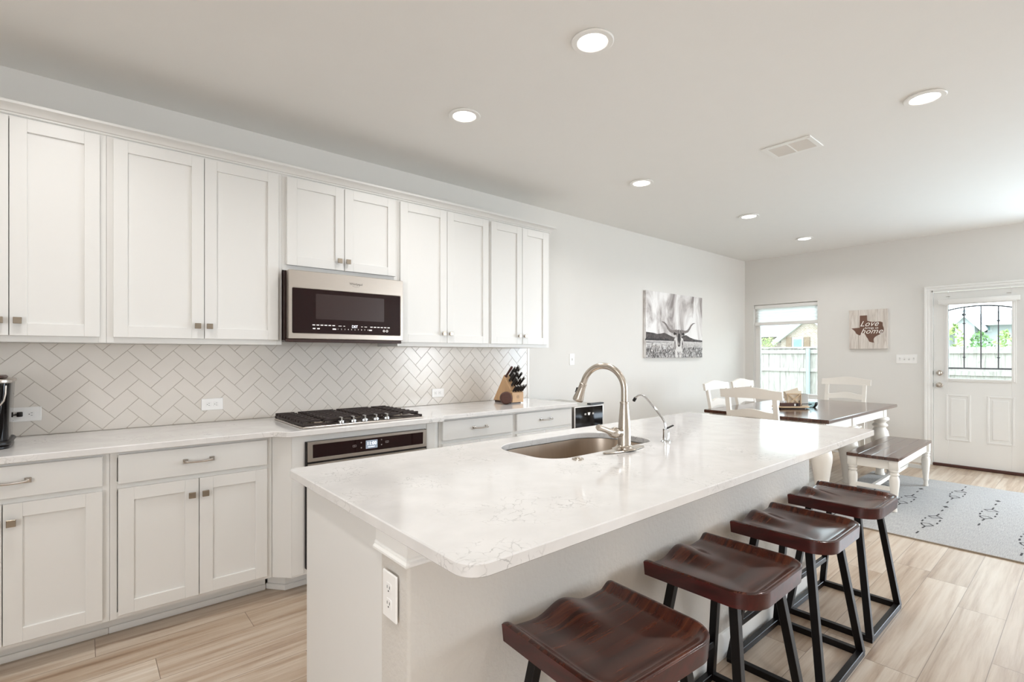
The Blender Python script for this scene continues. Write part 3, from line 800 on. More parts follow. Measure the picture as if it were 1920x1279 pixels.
for (bx, by, br) in ((1.045, 2.965, .040), (1.045, 3.235, .046), (1.300, 3.120, .060), (1.550, 2.965, .034), (1.550, 3.235, .046)):
    bu = part('burner', MB().lathe([(br + .012, .010), (br + .012, .014), (br, .018), (br, .022)], (bx, by, CT)), 'nickel_satin', ck)
    part('burner_cap', MB().lathe([(br * .82, .022), (br * .82, .028), (br * .7, .031), (.001, .031)], (bx, by, CT)), 'black_plastic', bu)
for k in range(5):
    kx = 1.150 + k * .0715
    kb = MB().lathe([(.022, .010), (.022, .013)], (kx, 2.868, CT)).mat(1)
    kb.lathe([(.020, .013), (.019, .024), (.017, .026), (.001, .026)], (kx, 2.868, CT)).box(kx - .006, kx + .006, 2.868 - .019, 2.868 + .019, CT + .024, CT + .046, .003)
    part('knob', kb, ['black_plastic', 'chrome'], ck)

# ------------------------------------------------------------------ coffee maker
cx, cy = -.335, 3.215
cm_ = thing('coffee_maker', 'black coffee maker with a silver band, cut by the left edge', 'coffee maker', (cx, cy, CT))
part('drip_tray', MB().slab([rrect(cx - .085, cx + .098, cy - .15, cy + .12, .045)], CT, CT + .014, .004).slab([rrect(cx - .088, cx + .104, cy - .156, cy + .126, .05)], CT + .016, CT + .034, .005), 'black_plastic', cm_)
bd = MB()
for z0, z1, o in ((.034, .285, 0),):
    rings = []
    for z, e in ((.034, 0), (.10, .001), (.20, .004), (.285, .008)):
        rings.append([(x, y, CT + z) for x, y in rrect(cx - .08, cx + .093 + e, cy - .13 + (0 if z > .2 else 0), cy + .12, .04)])
    bd.rings(rings)
part('housing', bd, 'black_gloss', cm_)
part('silver_band', MB().slab([rrect(cx - .082, cx + .106, cy - .14, cy + .123, .045)], CT + .285, CT + .302, .004), 'stainless', cm_)
part('lid', MB().slab([rrect(cx - .075, cx + .080, cy - .12, cy + .11, .05)], CT + .302, CT + .316, .006), 'brown_plastic', cm_)
part('handle_arc', MB().tube([(cx + .088, cy - .138, CT + .275), (cx + .087, cy - .139, CT + .24), (cx + .082, cy - .139, CT + .21), (cx + .070, cy - .138, CT + .19)], .003, 8), 'stainless', cm_)
cd = part('power_cord', MB().tube([(cx + .09, cy + .1, CT + .10), (-.255, 3.36, CT + .112), (-.262, 3.44, CT + .112), (-.236, 3.492, CT + .1125)], .004, 8), 'black_plastic', cm_)
part('plug', MB().box(-.242, -.220, 3.476, KY - .017, CT + .100, CT + .124, .004, 2), 'black_plastic', cd)

# ------------------------------------------------------------------ knife block and knives
kbx, kby = 2.767, 3.28
kb = thing('knife_block', 'light wooden knife block full of dark-handled knives, right end of the counter', 'knife block', (kbx, kby, CT))
SIDE = Matrix(((0, 0, 1), (1, 0, 0), (0, 1, 0)))    # draw in (Y, Z), thickness along X
part('slot_block', MB().slab([[(3.405, .016), (3.19, .016), (3.172, .115), (3.262, .236)]], 2.708, 2.828, .003, SIDE, (0, 0, CT)), 'bamboo', kb)
fp = part('front_block', MB().slab([[(3.192, .016), (3.170, .016), (3.170, .016), (3.168, .092), (3.185, .115), (3.192, .115)]], 2.706, 2.830, .0, SIDE, (0, 0, CT)).box(2.706, 2.830, 3.148, 3.171, CT + .010, CT + .094, .003), 'bamboo', kb)
part('maker_mark', MB().slab([circle(2.768, .055, .014, 20), circle(2.768, .055, .012, 20)], 0, .0005, 0, WALL_Y, (0, 3.1479, CT)).bar((2.762, 3.1478, CT + .048), (2.774, 3.1478, CT + .063), .001, .002).bar((2.774, 3.1478, CT + .048), (2.766, 3.1478, CT + .060), .001, .002), 'shutter_brown', fp)
part('foot_rail', MB().box(2.715, 2.821, 3.175, 3.39, CT, CT + .016), 'brown_plastic', kb)
kd = Vector((0, -.70, .714)).normalized()
slotA, slotB = Vector((0, 3.262, CT + .236)), Vector((0, 3.172, CT + .115))
def knife(o, L, r, label, mats=('steel_handle', 'chrome'), lean=0):
    d = (kd + Vector((lean, 0, 0))).normalized(); o = Vector(o)
    m = MB(); n_ = kd.cross(Vector((1, 0, 0))).normalized()
    pr = [(-.035, .35), (.012, .6), (.0125, 1), (.03, .85), (.55 * L, 1.0), (.85 * L, .9), (L - .006, 1.15), (L, .8)]
    for seg, mi in (((0, 3), 1), ((2, 7), 0), ((6, 8), 1)):
        m.mat(mi); P = pr[seg[0]:seg[1]]
        rings = []
        for t_, q in P:
            c = o + d * t_ + n_ * (.004 * math.sin(max(0, t_) / L * 3))
            rings.append([c + Vector((1, 0, 0)) * (r * .62 * q * math.cos(a)) + n_ * (r * 1.15 * q * math.sin(a)) for a in [2 * PI * k / 10 for k in range(10)]])
        m.rings(rings)
    return solo('knife', m, list(mats), label, 'knife', 'knives in the knife block')
big = 'black-handled kitchen knife standing in the upper slots of the knife block'
small = 'small steak knife with dark handle in the lower front row of the block'
for r_, t_ in enumerate((.16, .48, .80)):
    for c_, x in enumerate((2.728, 2.756, 2.784, 2.811)):
        if r_ == 0 and c_ == 0: continue
        p = slotA.lerp(slotB, t_); p.x = x
        knife(p, .105 + .014 * ((r_ + c_) % 3) - .012 * r_, .0105, big)
p = slotA.lerp(slotB, .10); p.x = 2.724
hs = MB(); 
hs.rings([[Vector(p) + kd * t_ + (Vector((1, 0, 0)) * math.cos(a) + kd.cross(Vector((1, 0, 0))) * math.sin(a)) * q for a in [2 * PI * k / 12 for k in range(12)]] for t_, q in ((-.03, .004), (-.002, .004), (.0, .013), (.008, .013), (.012, .008), (.05, .0095), (.10, .0105), (.115, .009), (.118, .004))])
solo('honing_steel', hs, 'honing_brown', 'brown-handled honing steel, leftmost piece in the knife block', 'honing steel')
for k in range(8):
    p = Vector((2.716 + (k % 8) * .0148, 3.160 - .004 * (k % 2), CT + .092 + .004 * (k % 2)))
    knife(p, .085, .0065, small, lean=.02 * (k - 3.5) / 3.5)
rd = MB(); ax = Vector((-.55, -.83, .10)).normalized()
rd.lathe([(.030, -.030), (.046, -.024), (.052, -.010), (.052, .008), (.047, .022), (.040, .0255), (.039, .0245), (.001, .0245)], (2.640, 3.150, CT + .0525), ax, 36)
solo('wooden_disc', rd, 'dark_round_wood', 'dark brown round wooden object standing on edge beside the knife block', 'wooden object')

# ------------------------------------------------------------------ beverage cooler
bc = thing('beverage_cooler', 'black glass-front beverage cooler at the end of the counter', 'cooler', (3.39, 3.2, 0))
part('cooler_body', MB().box(3.194, 3.580, 2.945, 3.46, .02, .858, .004), 'black_plastic', bc)
part('cooler_top', MB().box(3.190, 3.584, 2.930, 3.46, .858, .872, .003), 'grey_tin', bc)
dr = part('cooler_door', MB().slab([rrect(3.192, 3.582, .05, .866, .003), rrect(3.206, 3.568, .064, .858, .002)], 0, .035, .001, WALL_Y, (0, 2.938, 0)), 'stainless', bc)
part('door_glass', MB().box(3.2055, 3.5685, 2.9035, 2.935, .0635, .8585), 'black_gloss', dr)
dm_ = MB().text('80', .022, (3.335, 2.9028, .795)).text('00', .022, (3.437, 2.9028, .795)); dm_.slab([[(3.372, .785), (3.392, .785), (3.400, .808), (3.366, .808)]], 0, .0006, 0, WALL_Y, (0, 2.9034, 0))
part('display', dm_, 'icon_white', dr, 0)
part('hinge_cover', MB().box(3.40, 3.584, 2.90, 2.944, .873, .886, .003), 'black_plastic', bc)
part('cooler_foot', MB().box(3.2, 3.574, 2.96, 3.44, 0, .02), 'black_plastic', bc)

# ------------------------------------------------------------------ island
IX0, IX1, IY0, IY1 = .565, 3.280, .785, 1.890
isl = thing('kitchen_island', 'white kitchen island base with a drywall knee wall under the long quartz top', 'island', (1.9, 1.4, 0))
FW = 1.066
part('cabinet_body', MB().box(.612, 1.33, 1.204, 1.80, .10, .877).box(2.15, 3.14, 1.204, 1.80, .10, .877).box(1.33, 2.15, 1.204, 1.80, .10, .64).box(1.33, 2.15, 1.204, 1.33, .64, .877).box(.63, 3.12, 1.24, 1.73, 0, .10), 'cabinet_white', isl)
part('end_panel', MB().box(.598, .612, 1.204, 1.782, 0, .877, .001), 'cabinet_white', isl)
part('corner_stile', MB().box(.606, .632, 1.784, 1.822, .10, .877, .002), 'cabinet_white', isl)
part('knee_wall', MB().slab([rrect(.590, 3.150, FW, 1.204, (.010, .010, 0, 0), 4)], 0, .877), 'drywall_texture', isl)
for k in range(5):
    a = .640 + k * .498; part('door', shaker(a, a + .49, .12, .70, 1.82).box(a, a + .49, 1.82, 1.84, .72, .86, .0015), 'cabinet_white', isl)
cap = MB(); pr = [(0, 0), (.012, 0), (.015, .003), (.015, .008), (.010, .013), (.010, .018), (.007, .022), (.006, .0615), (0, .0615)]
cap.rings([[(.590 - d, 1.225, .8155 + z) for d, z in pr], [(.590 - d, FW - d, .8155 + z) for d, z in pr], [(3.150 + d, FW - d, .8155 + z) for d, z in pr], [(3.150 + d, 1.204, .8155 + z) for d, z in pr]])
part('cap_trim', cap, 'trim_white', isl, 25)
bs = MB(); pr = [(0, 0), (.013, 0), (.013, .085), (.009, .098), (.006, .105), (0, .108)]
bs.rings([[(.590, FW - d, z) for d, z in pr], [(3.150 + d, FW - d, z) for d, z in pr], [(3.150 + d, 1.204, z) for d, z in pr]])
part('island_baseboard', bs, 'trim_white', isl, 25)

SX0, SX1, SY0, SY1 = 1.378, 2.104, 1.368, 1.770
sinkloop = rrect(SX0, SX1, SY0, SY1, (.11, .11, .17, .15), 10)
solo('island_countertop', MB().slab([rrect(IX0, IX1, IY0, IY1, (.055, .03, .02, .02), 8), sinkloop], CT - .030, CT, .003), 'quartz', 'long white quartz island countertop with rounded corners and a sink cutout', 'countertop')
sk = thing('sink', 'stainless undermount sink set into the island top', 'sink', (1.74, 1.585, CT - .23))
ZT = CT - .0305
lip = offset_loop(rrect(SX0, SX1, SY0, SY1, (.11, .11, .17, .15), 10), -.015)
inn = offset_loop(rrect(SX0, SX1, SY0, SY1, (.11, .11, .17, .15), 10), .003)
bt = offset_loop(rrect(SX0, SX1, SY0, SY1, (.11, .11, .17, .15), 10), .012)
bt2 = offset_loop(rrect(SX0, SX1, SY0, SY1, (.11, .11, .17, .15), 10), .035)
bowl = MB().rings([[(x, y, ZT) for x, y in lip], [(x, y, ZT) for x, y in inn], [(x, y, ZT - .16) for x, y in bt], [(x, y, ZT - .188) for x, y in offset_loop(rrect(SX0, SX1, SY0, SY1, (.11, .11, .17, .15), 10), .018)], [(x, y, ZT - .198) for x, y in bt2]], False)
bowl._face([bowl.bm.verts.new((x, y, ZT - .198)) for x, y in bt2]); bmesh.ops.remove_doubles(bowl.bm, verts=bowl.bm.verts, dist=1e-5)
part('basin', bowl, 'sink_steel', sk, 50)
part('drain', MB().slab([circle(1.74, 1.60, .045), circle(1.74, 1.60, .03)], ZT - .1975, ZT - .194, .001).lathe([(.03, -.1965), (.02, -.1955), (.001, -.1955)], (1.74, 1.6, ZT)), 'chrome', sk)

FX, FY = 1.765, 1.318
fc = thing('faucet', 'brushed nickel gooseneck pull-down faucet beside the island sink', 'faucet', (FX, FY, CT))
pl = MB(); L = []
for k in range(64):
    a = 2 * PI * k / 64; c_ = math.cos(a); s_ = math.sin(a)
    L.append((FX + .135 * math.copysign(abs(c_) ** .75, c_), FY + (.028 + .006 * math.exp(-(c_ / .3) ** 2)) * math.copysign(abs(s_) ** .8, s_)))
pl.slab([L], CT, CT + .007, .003)
pl.lathe([(.052, .007), (.042, .011), (.034, .018), (.031, .024)], (FX, FY, CT), n=36)
part('deck_plate', pl, 'nickel_satin', fc)
part('faucet_body', MB().lathe([(.0275, .012), (.0275, .05), (.0268, .09), (.0240, .13), (.0205, .17), (.0178, .195), (.0178, .2), (.0192, .202), (.0192, .207), (.016, .209)], (FX, FY, CT), n=32), 'nickel_satin', fc)
sd = Vector((-.16, .987, 0)).normalized()
def P3(u, z): return Vector((FX, FY, CT + z)) + sd * u
R_ = .103
nk = [P3(0, z) for z in (.205, .23, .257)] + [P3(R_ - R_ * math.cos(t_), .257 + R_ * math.sin(t_)) for t_ in [math.radians(6 * k) for k in range(1, 28)]]
tdir = (nk[-1] - nk[-2]).normalized(); nk.append(nk[-1] + tdir * .012)
e0 = nk[-1]
part('spout_neck', MB().tube(nk, .0140, 20), 'nickel_satin', fc, 40)
hd = MB().lathe([(.0140, -.004), (.0165, -.002), (.0172, .003), (.0162, .006), (.0168, .018), (.019, .04), (.0245, .070), (.0250, .080), (.023, .084), (.001, .083)], e0, tdir, 28)
sh_ = part('spray_head', hd, 'nickel_satin', fc, 40)
sidev = (Vector((0, 0, 1)) - tdir * tdir.z).normalized()
sb_ = MB(); c0 = e0 + tdir * .040 + sidev * .0225; sb_.bar(c0 - tdir * .012, c0 + tdir * .014, .012, .006, .002, up=tuple(sidev))
part('spray_button', sb_, 'black_plastic', sh_)
hl = MB().lathe([(.018, .024), (.018, .040), (.0195, .042), (.0195, .050), (.023, .056), (.024, .064), (.020, .078), (.012, .092)], (FX + .0, FY, CT + .078), (-1, .05, .05), 24)
hl.tube([(FX - .075, FY + .004, CT + .083), (FX - .10, FY + .005, CT + .092), (FX - .13, FY + .006, CT + .102), (FX - .16, FY + .007, CT + .112), (FX - .168, FY + .007, CT + .115)], [.018, .0125, .011, .0135, .010], 14)
part('lever_handle', hl, 'nickel_satin', fc, 45)

TX, TY = 2.085, 1.322
tp = thing('water_tap', 'slim chrome drinking water tap on the island, right of the main faucet', 'faucet', (TX, TY, CT))
part('tap_body', MB().lathe([(.024, 0), (.024, .004), (.020, .008), (.0125, .010), (.0115, .050), (.0125, .052), (.0125, .060), (.007, .062)], (TX, TY, CT)).box(TX + .008, TX + .022, TY - .009, TY + .009, CT + .012, CT + .046, .003), 'chrome', tp)
ud = Vector((-.05, 1, 0)).normalized()
def T3(u, z): return Vector((TX, TY, CT + z)) + ud * u
path = [T3(0, .055), T3(0, .075), T3(.004, .092), T3(.014, .108), T3(.050, .148), T3(.090, .188), T3(.104, .2005), T3(.118, .209), T3(.132, .213), T3(.147, .209), T3(.158, .200), T3(.165, .192)]
part('tap_spout', MB().tube(path, .0052, 12), 'chrome', tp, 45)
part('spout_tip', MB().cyl(T3(.162, .196), T3(.172, .180), .0078, .0078, 14), 'black_plastic', tp)
part('tap_lever', MB().bar((TX + .004, TY, CT + .060), (TX + .048, TY - .012, CT + .074), .012, .006, .002), 'black_plastic', tp)
bt_ = thing('disposal_button', 'small round brushed nickel push button in the island top', 'button', (1.474, 1.322, CT))
part('button_ring', MB().lathe([(.0235, 0), (.0235, .003), (.020, .006), (.013, .0065)], (1.474, 1.322, CT), n=32), 'nickel_satin', bt_)
part('push_cap', MB().lathe([(.0125, .005), (.0125, .0085), (.010, .0095), (.001, .0095)], (1.474, 1.322, CT), n=28), 'nickel_satin', bt_)

# ------------------------------------------------------------------ bar stools
def seat_mesh():
    w, d, r, th, top = .215, .195, .095, .052, .600
    NX, NY = 56, 48
    m = MB(); bm = m.bm
    ysr = [d - 2 * d * i / NY for i in range(NY + 1)]      # +y is the open front edge (towards the island)
    ysr = [y if y > -d + r else y for y in ysr]
    # denser rows in the rounded back
    rows = [d - (2 * d - r) * i / 34 for i in range(35)] + [-d + r - r * math.sin(PI / 2 * k / 16) for k in range(1, 17)]
    grid = []
    for y in rows:
        t_ = max(0, -(y + d - r)); hw = w - (r - math.sqrt(max(0, r * r - t_ * t_)))
        grid.append([(hw * (-1 + 2 * i / NX), y, hw) for i in range(NX + 1)])
    def sm(e0, e1, x): x = min(1, max(0, (x - e0) / (e1 - e0))); return x * x * (3 - 2 * x)
    def H(x, y):
        # distance to the rim (sides and rounded back)
        ax_ = abs(x); de = w - ax_; db = y + d
        if ax_ > w - r and y < -d + r: dist = r - math.hypot(ax_ - (w - r), y - (-d + r))
        else: dist = min(de, db)
        dish = .020 * sm(.010, .048, dist) + .010 * sm(.04, .15, dist)
        # the pommel at the open front
        pom = .034 * math.exp(-(x / .068) ** 2) * sm(d - .19, d + .005, y)
        edge = .003 * (1 - sm(0, .006, dist))
        return top - dish + pom - edge - .004 * sm(d - .010, d, y)
    T = [[bm.verts.new((x, y, H(x, y))) for x, y, hw in row] for row in grid]
    B = [[bm.verts.new((x * .985, y * .985, top - th)) for x, y, hw in row] for row in grid]
    n = len(grid)
    m.mat(0)
    for i in range(n - 1):
        for j in range(NX): m._face((T[i][j], T[i][j + 1], T[i + 1][j + 1], T[i + 1][j]))
    m.mat(1)
    for i in range(n - 1):
        for j in range(NX): m._face((B[i][j], B[i + 1][j], B[i + 1][j + 1], B[i][j + 1]))
        m._face((T[i][0], T[i + 1][0], B[i + 1][0], B[i][0])); m._face((T[i][NX], B[i][NX], B[i + 1][NX], T[i + 1][NX]))
    for j in range(NX):
        m._face((T[0][j], B[0][j], B[0][j + 1], T[0][j + 1])); m._face((T[n - 1][j], T[n - 1][j + 1], B[n - 1][j + 1], B[n - 1][j]))
    bmesh.ops.remove_doubles(bm, verts=bm.verts, dist=1e-6)
    return m
st = thing('bar_stool', '', 'stool', (0, 0, 0), 0, 'saddle seat bar stools along the island')
part('seat', seat_mesh(), ['stool_wood', 'stool_edge'], st, 50)
bxw, by0, by1 = .238, -.170, .180
fr_ = MB()
for s_ in (-1, 1): fr_.box(s_ * bxw - .0125, s_ * bxw + .0125, by0 - .0125, by1 + .0125, 0, .028, .0015)
for y in (by0, by1): fr_.box(-bxw + .0125, bxw - .0125, y - .0125, y + .0125, 0, .028, .0015)
part('floor_frame', fr_, 'black_metal', st)
for sx in (-1, 1):
    for (yb, yt) in ((by0, -.100), (by1, .110)):
        part('leg', MB().bar((sx * bxw, yb, .014), (sx * .158, yt, .548), .028, .028, .0015), 'black_metal', st)
f_ = .30
part('footrest', MB().bar((-bxw + .024, by1 - .020, .165), (bxw - .024, by1 - .020, .165), .022, .026, .0015), 'black_metal', st)
part('seat_bracket', MB().box(-.17, .17, -.112, -.088, .534, .5475).box(-.17, .17, .098, .122, .534, .5475), 'black_metal', st)
sp = [((1.062, .836), -3.5, 'nearest dark wood saddle stool, its seat cut by the bottom edge'),
      ((1.712, .842), 0.5, 'dark wood saddle stool second from the front along the island'),
      ((2.352, .843), 0, 'dark wood saddle stool third from the front along the island'),
      ((2.985, .846), -.5, 'farthest dark wood saddle stool, closest to the bench')]
for i, ((x, y), a, lab) in enumerate(sp):
    if i == 0:
        st.location = (x, y, 0); st.rotation_euler = (0, 0, math.radians(a)); st['label'] = lab
    else: dup(st, (x, y, 0), math.radians(a), lab)

# ------------------------------------------------------------------ dining set
dt = thing('dining_table', 'dining table with dark brown top and white turned legs on the rug', 'table', (0, 0, 0))
TL, TW = 2.093, 1.11
part('tabletop', MB().slab([rrect(-TL / 2, TL / 2, -TW / 2, TW / 2, .012)], .728, .760, .006), 'table_wood', dt)
ap = MB(); ax_, ay_ = TL / 2 - .12, TW / 2 - .085
ap.box(-ax_, ax_, -ay_ - .011, -ay_ + .011, .630, .728).box(-ax_, ax_, ay_ - .011, ay_ + .011, .630, .728).box(-ax_ - .011, -ax_ + .011, -ay_, ay_, .630, .728).box(ax_ - .011, ax_ + .011, -ay_, ay_, .630, .728)
part('apron', ap, 'white_paint_furniture', dt)
def turned(h, R, block):
    k = R / .075
    return [(.040 * k, 0), (.042 * k, .012), (.036 * k, .03), (.034 * k, .075), (.046 * k, .085), (.048 * k, .098), (.040 * k, .11), (.044 * k, .16), (.060 * k, .30), (.074 * k, .41), (.075 * k, .46), (.066 * k, .515), (.050 * k, .545), (.046 * k, .555), (.062 * k, .568), (.066 * k, .582), (.058 * k, .596), (.046 * k, .606), (.052 * k, .622), (.074 * k, .640), (.078 * k, .655), (.070 * k, .672), (.05 * k, .680)]
tlp = [(r, z * .632 / .68) for r, z in turned(0, .082, 0)]
for (lx, ly) in ((-.86, -.44), (-.955, .44), (-.165, -.44), (-.358, .44), (.86, -.44), (.86, .44)):
    part('leg', MB().lathe(tlp, (lx, ly, 0), n=28).box(lx - .05, lx + .05, ly - .05, ly + .05, .628, .728, .003), 'white_paint_furniture', dt, 50)
dt.location = (5.754, 1.991, .0095); dt.rotation_euler = (0, 0, -.011)

bn = thing('dining_bench', 'white bench with a dark plank top on the right side of the dining table', 'bench', (0, 0, 0))
BL, BW = 1.335, .372
bt_ = MB()
for k in range(4):
    a = -BW / 2 + k * BW / 4; bt_.box(-BL / 2, BL / 2, a + .0008, a + BW / 4 - .0008, .425, .452, .0025)
bt_.box(-BL / 2 + .003, BL / 2 - .003, -BW / 2 + .003, BW / 2 - .003, .425, .448)
part('bench_top', bt_, 'table_wood', bn)
ap = MB(); ax_, ay_ = BL / 2 - .045, BW / 2 - .035
ap.box(-ax_, ax_, -ay_ - .009, -ay_ + .009, .345, .425).box(-ax_, ax_, ay_ - .009, ay_ + .009, .345, .425).box(-ax_ - .009, -ax_ + .009, -ay_, ay_, .345, .425).box(ax_ - .009, ax_ + .009, -ay_, ay_, .345, .425)
part('apron', ap, 'white_paint_furniture', bn)
blp = [(.020, 0), (.021, .01), (.018, .03), (.019, .055), (.024, .062), (.024, .07), (.021, .08), (.026, .13), (.034, .22), (.036, .26), (.031, .285), (.025, .295), (.033, .303), (.034, .312), (.025, .322), (.035, .331), (.035, .342), (.028, .35)]
for sx in (-1, 1):
    for sy in (-1, 1):
        lx, ly = sx * (BL / 2 - .045), sy * (BW / 2 - .038)
        part('leg', MB().lathe(blp, (lx, ly, 0), n=24).box(lx - .033, lx + .033, ly - .033, ly + .033, .345, .425, .002), 'white_paint_furniture', bn, 50)
part('stretcher', MB().box(-BL / 2 + .045, BL / 2 - .045, -.014, .014, .165, .20, .002).box(-BL / 2 + .035, -BL / 2 + .059, -ay_, ay_, .165, .20, .002).box(BL / 2 - .059, BL / 2 - .035, -ay_, ay_, .165, .20, .002), 'white_paint_furniture', bn)
bn.location = (5.755, 1.252, .0095); bn.rotation_euler = (0, 0, .010)

ch = thing('dining_chair', '', 'chair', (0, 0, 0), 0, 'white ladder-back dining chairs')
part('seat', MB().slab([[(-.215, -.215), (.215, -.215), (.195, .205), (-.195, .205)]], .440, .465, .006), 'white_paint_furniture', ch)
sa = MB(); sa.box(-.19, .19, -.195, -.177, .385, .44).box(-.175, .175, .17, .188, .385, .44).bar((-.19, -.19, .4125), (-.175, .18, .4125), .018, .055).bar((.19, -.19, .4125), (.175, .18, .4125), .018, .055)
part('seat_rail', sa, 'white_paint_furniture', ch)
def by(z): return .195 + max(0, z - .45) * .19
for s_ in (-1, 1):
    part('leg', MB().bar((s_ * .19, -.19, 0), (s_ * .19, -.19, .44), .038, .038, .003), 'white_paint_furniture', ch)
    pm = MB().rings([[(s_ * .197 + dx, y_ + dy, z) for dx, dy in ((-.019, -.015), (.019, -.015), (.019, .015), (-.019, .015))] for z, y_ in ((0, .255), (.25, .205), (.45, by(.45)), (.70, by(.70)), (.945, by(.945)))])
    part('back_post', pm, 'white_paint_furniture', ch)
def slat(hw, z0, z1, rise, dip):
    top = [(hw * (-1 + 2 * k / 24), z1 + rise * (math.cos(PI * (-1 + 2 * k / 24)) * .5 + .5) ** 1.0) for k in range(25)]
    bot = [(hw * (-1 + 2 * k / 24), z0 + dip * (math.cos(PI * (-1 + 2 * k / 24)) * .5 + .5)) for k in range(25)]
    m = MB(); rings = []
    for (x, zt), (x2, zb) in zip(top, bot):
        cv = .018 * (1 - (x / hw) ** 2)
        rings.append([(x, by(zb) - .011 + cv, zb), (x, by(zb) + .011 + cv, zb), (x, by(zt) + .011 + cv, zt), (x, by(zt) - .011 + cv, zt)])
    return m.rings(rings)
part('crest_rail', slat(.258, .935, 1.005, .028, .004), 'white_paint_furniture', ch)
part('ladder_slat', slat(.18, .765, .822, .026, .012), 'white_paint_furniture', ch)
part('stretcher', MB().bar((-.19, -.17, .18), (-.19, .20, .18), .018, .024).bar((.19, -.17, .18), (.19, .20, .18), .018, .024).box(-.19, .19, -.01, .01, .17, .192), 'white_paint_furniture', ch)
cs = [((4.585, 1.908), PI / 2, 'white chair at the near end of the dining table, seen from behind'),
      ((6.80, 2.0), -PI / 2, 'white chair at the far end of the dining table, against the far wall'),
      ((5.098, 2.325), .0, 'white chair on the left side of the table, nearer the longhorn print'),
      ((5.70, 2.325), .0, 'white chair on the left side of the table, nearer the window')]
for i, ((x, y), a, lab) in enumerate(cs):
    if i == 0: ch.location = (x, y, .0095); ch.rotation_euler = (0, 0, a); ch['label'] = lab
    else: dup(ch, (x, y, .0095), a, lab)

# rug with broken black line motifs
rg = MB(); rx0, rx1, ry0, ry1 = 4.50, 6.755, -1.65, 1.64
rg.box(rx0, rx1, ry0, ry1, 0, .0085, .003)
rg.mat(1)
motif = [[(-.09, .04), (.06, -.01), (.20, -.03), (.10, .04), (-.09, .04)], [(.10, .04), (.19, .03)], ]
def stroke(p, q, wd=.011):
    if not (rx0 + .012 < min(p[0], q[0]) and max(p[0], q[0]) < rx1 - .012): return
    p = Vector(p); q = Vector(q); d = (q - p).normalized(); n_ = Vector((-d.y, d.x)) * wd / 2
    rg.sheet([p + n_, q + n_, q - n_, p - n_], .0090)
def motif_at(cx, cy, f=1):
    def seg(*pts):
        for a, b in zip(pts, pts[1:]): stroke((cx + f * a[0], cy + f * a[1]), (cx + f * b[0], cy + f * b[1]))
    seg((.150, .041), (.117, .010), (.148, -.048), (.201, -.002), (.150, .041)); seg((.201, -.002), (.227, -.005), (.284, -.007))
    seg((-.100, .040), (-.142, .030), (-.179, .003), (-.121, -.038), (-.079, -.002), (-.100, .040)); seg((-.179, .003), (-.247, .009))
    for u0, u1, w_ in ((.084, .046, .045), (.001, -.055, .046), (.09, .035, -.046), (-.012, -.056, -.045)): seg((u0, w_), (u1, w_))
    seg((-.353, .010), (-.423, .013)); seg((.389, -.003), (.447, -.007))
    if cx + .62 < rx1: rg.sheet([(cx + .535, cy - .005), (cx + .570, cy + .016), (cx + .605, cy - .005), (cx + .570, cy - .026)], .0090)
for i in range(-3, 4):
    for j in range(-4, 10):
        mx, my = 5.059 + i * 1.145 + j * .5725, .85 - j * .27
        if rx0 + .10 < mx + .0 < rx1 - .05 and ry0 + .1 < my < ry1 - .1: motif_at(mx, my)
rg.mat(2); rg.box(rx0 - .002, rx0 + .008, ry0, ry1, 0, .0088)
rug = solo('area_rug', rg, ['rug_pile', 'rug_black', 'rug_edge'], 'grey area rug with broken black line motifs under the dining table', 'rug', None, 0)

# centrepiece on the table
TZ = .7695
ta = math.radians(-40.6)
ty = thing('serving_tray', 'tan oval serving tray with a dark wire handle on the dining table', 'tray', (5.47, 2.02, TZ), ta)
ORG[ty.name] = Vector()
part('tray_base', MB().slab([rrect(-.15, .13, -.06, .06, .03)], 0, .010), 'black_plastic', ty)
part('tray_board', MB().slab([rrect(-.19, .17, -.085, .085, .08)], .010, .026, .005), 'tan_wood', ty)
part('wire_handle', MB().tube([(.06, -.075, .03), (.06, -.078, .050), (.13, -.078, .054), (.165, -.070, .048), (.175, -.03, .040), (.178, .0, .034)], .0035, 8), 'black_metal', ty)
def at(u, w): return (5.47 + u * math.cos(ta) - w * math.sin(ta), 2.02 + u * math.sin(ta) + w * math.cos(ta))
x, y = at(-.045, -.055)
bx = thing('wooden_box', 'small dark brown wooden box with a black and white front on the tray', 'box', (x, y, TZ + .026), ta); ORG[bx.name] = Vector()
part('box_body', MB().box(-.095, .095, -.022, .022, 0, .034, .002), 'dark_round_wood', bx)
part('white_tag', MB().box(.030, .046, -.0235, -.0222, .006, .028), 'outlet_white', bx); part('black_tag', MB().box(.047, .072, -.0235, -.0222, .006, .028), 'black_plastic', bx)
x, y = at(.030, .020)
nh = thing('napkin_holder', 'pale wooden napkin holder with X shaped sides on the tray', 'napkin holder', (x, y, TZ + .026), ta); ORG[nh.name] = Vector()
part('holder_base', MB().box(-.075, .075, -.030, .030, 0, .010, .002), 'tan_wood', nh)
for s_ in (-1, 1):
    q = MB(); yy = s_ * .026
    q.bar((-.070, yy, .012), (.060, yy, .118), .006, .011).bar((.060, yy + .001, .012), (-.070, yy + .001, .118), .006, .011).bar((-.075, yy, .12), (.065, yy, .12), .006, .010).bar((-.072, yy, .008), (-.072, yy, .12), .006, .010).bar((.062, yy, .008), (.062, yy, .12), .006, .010)
    part('x_frame', q, 'tan_wood', nh)
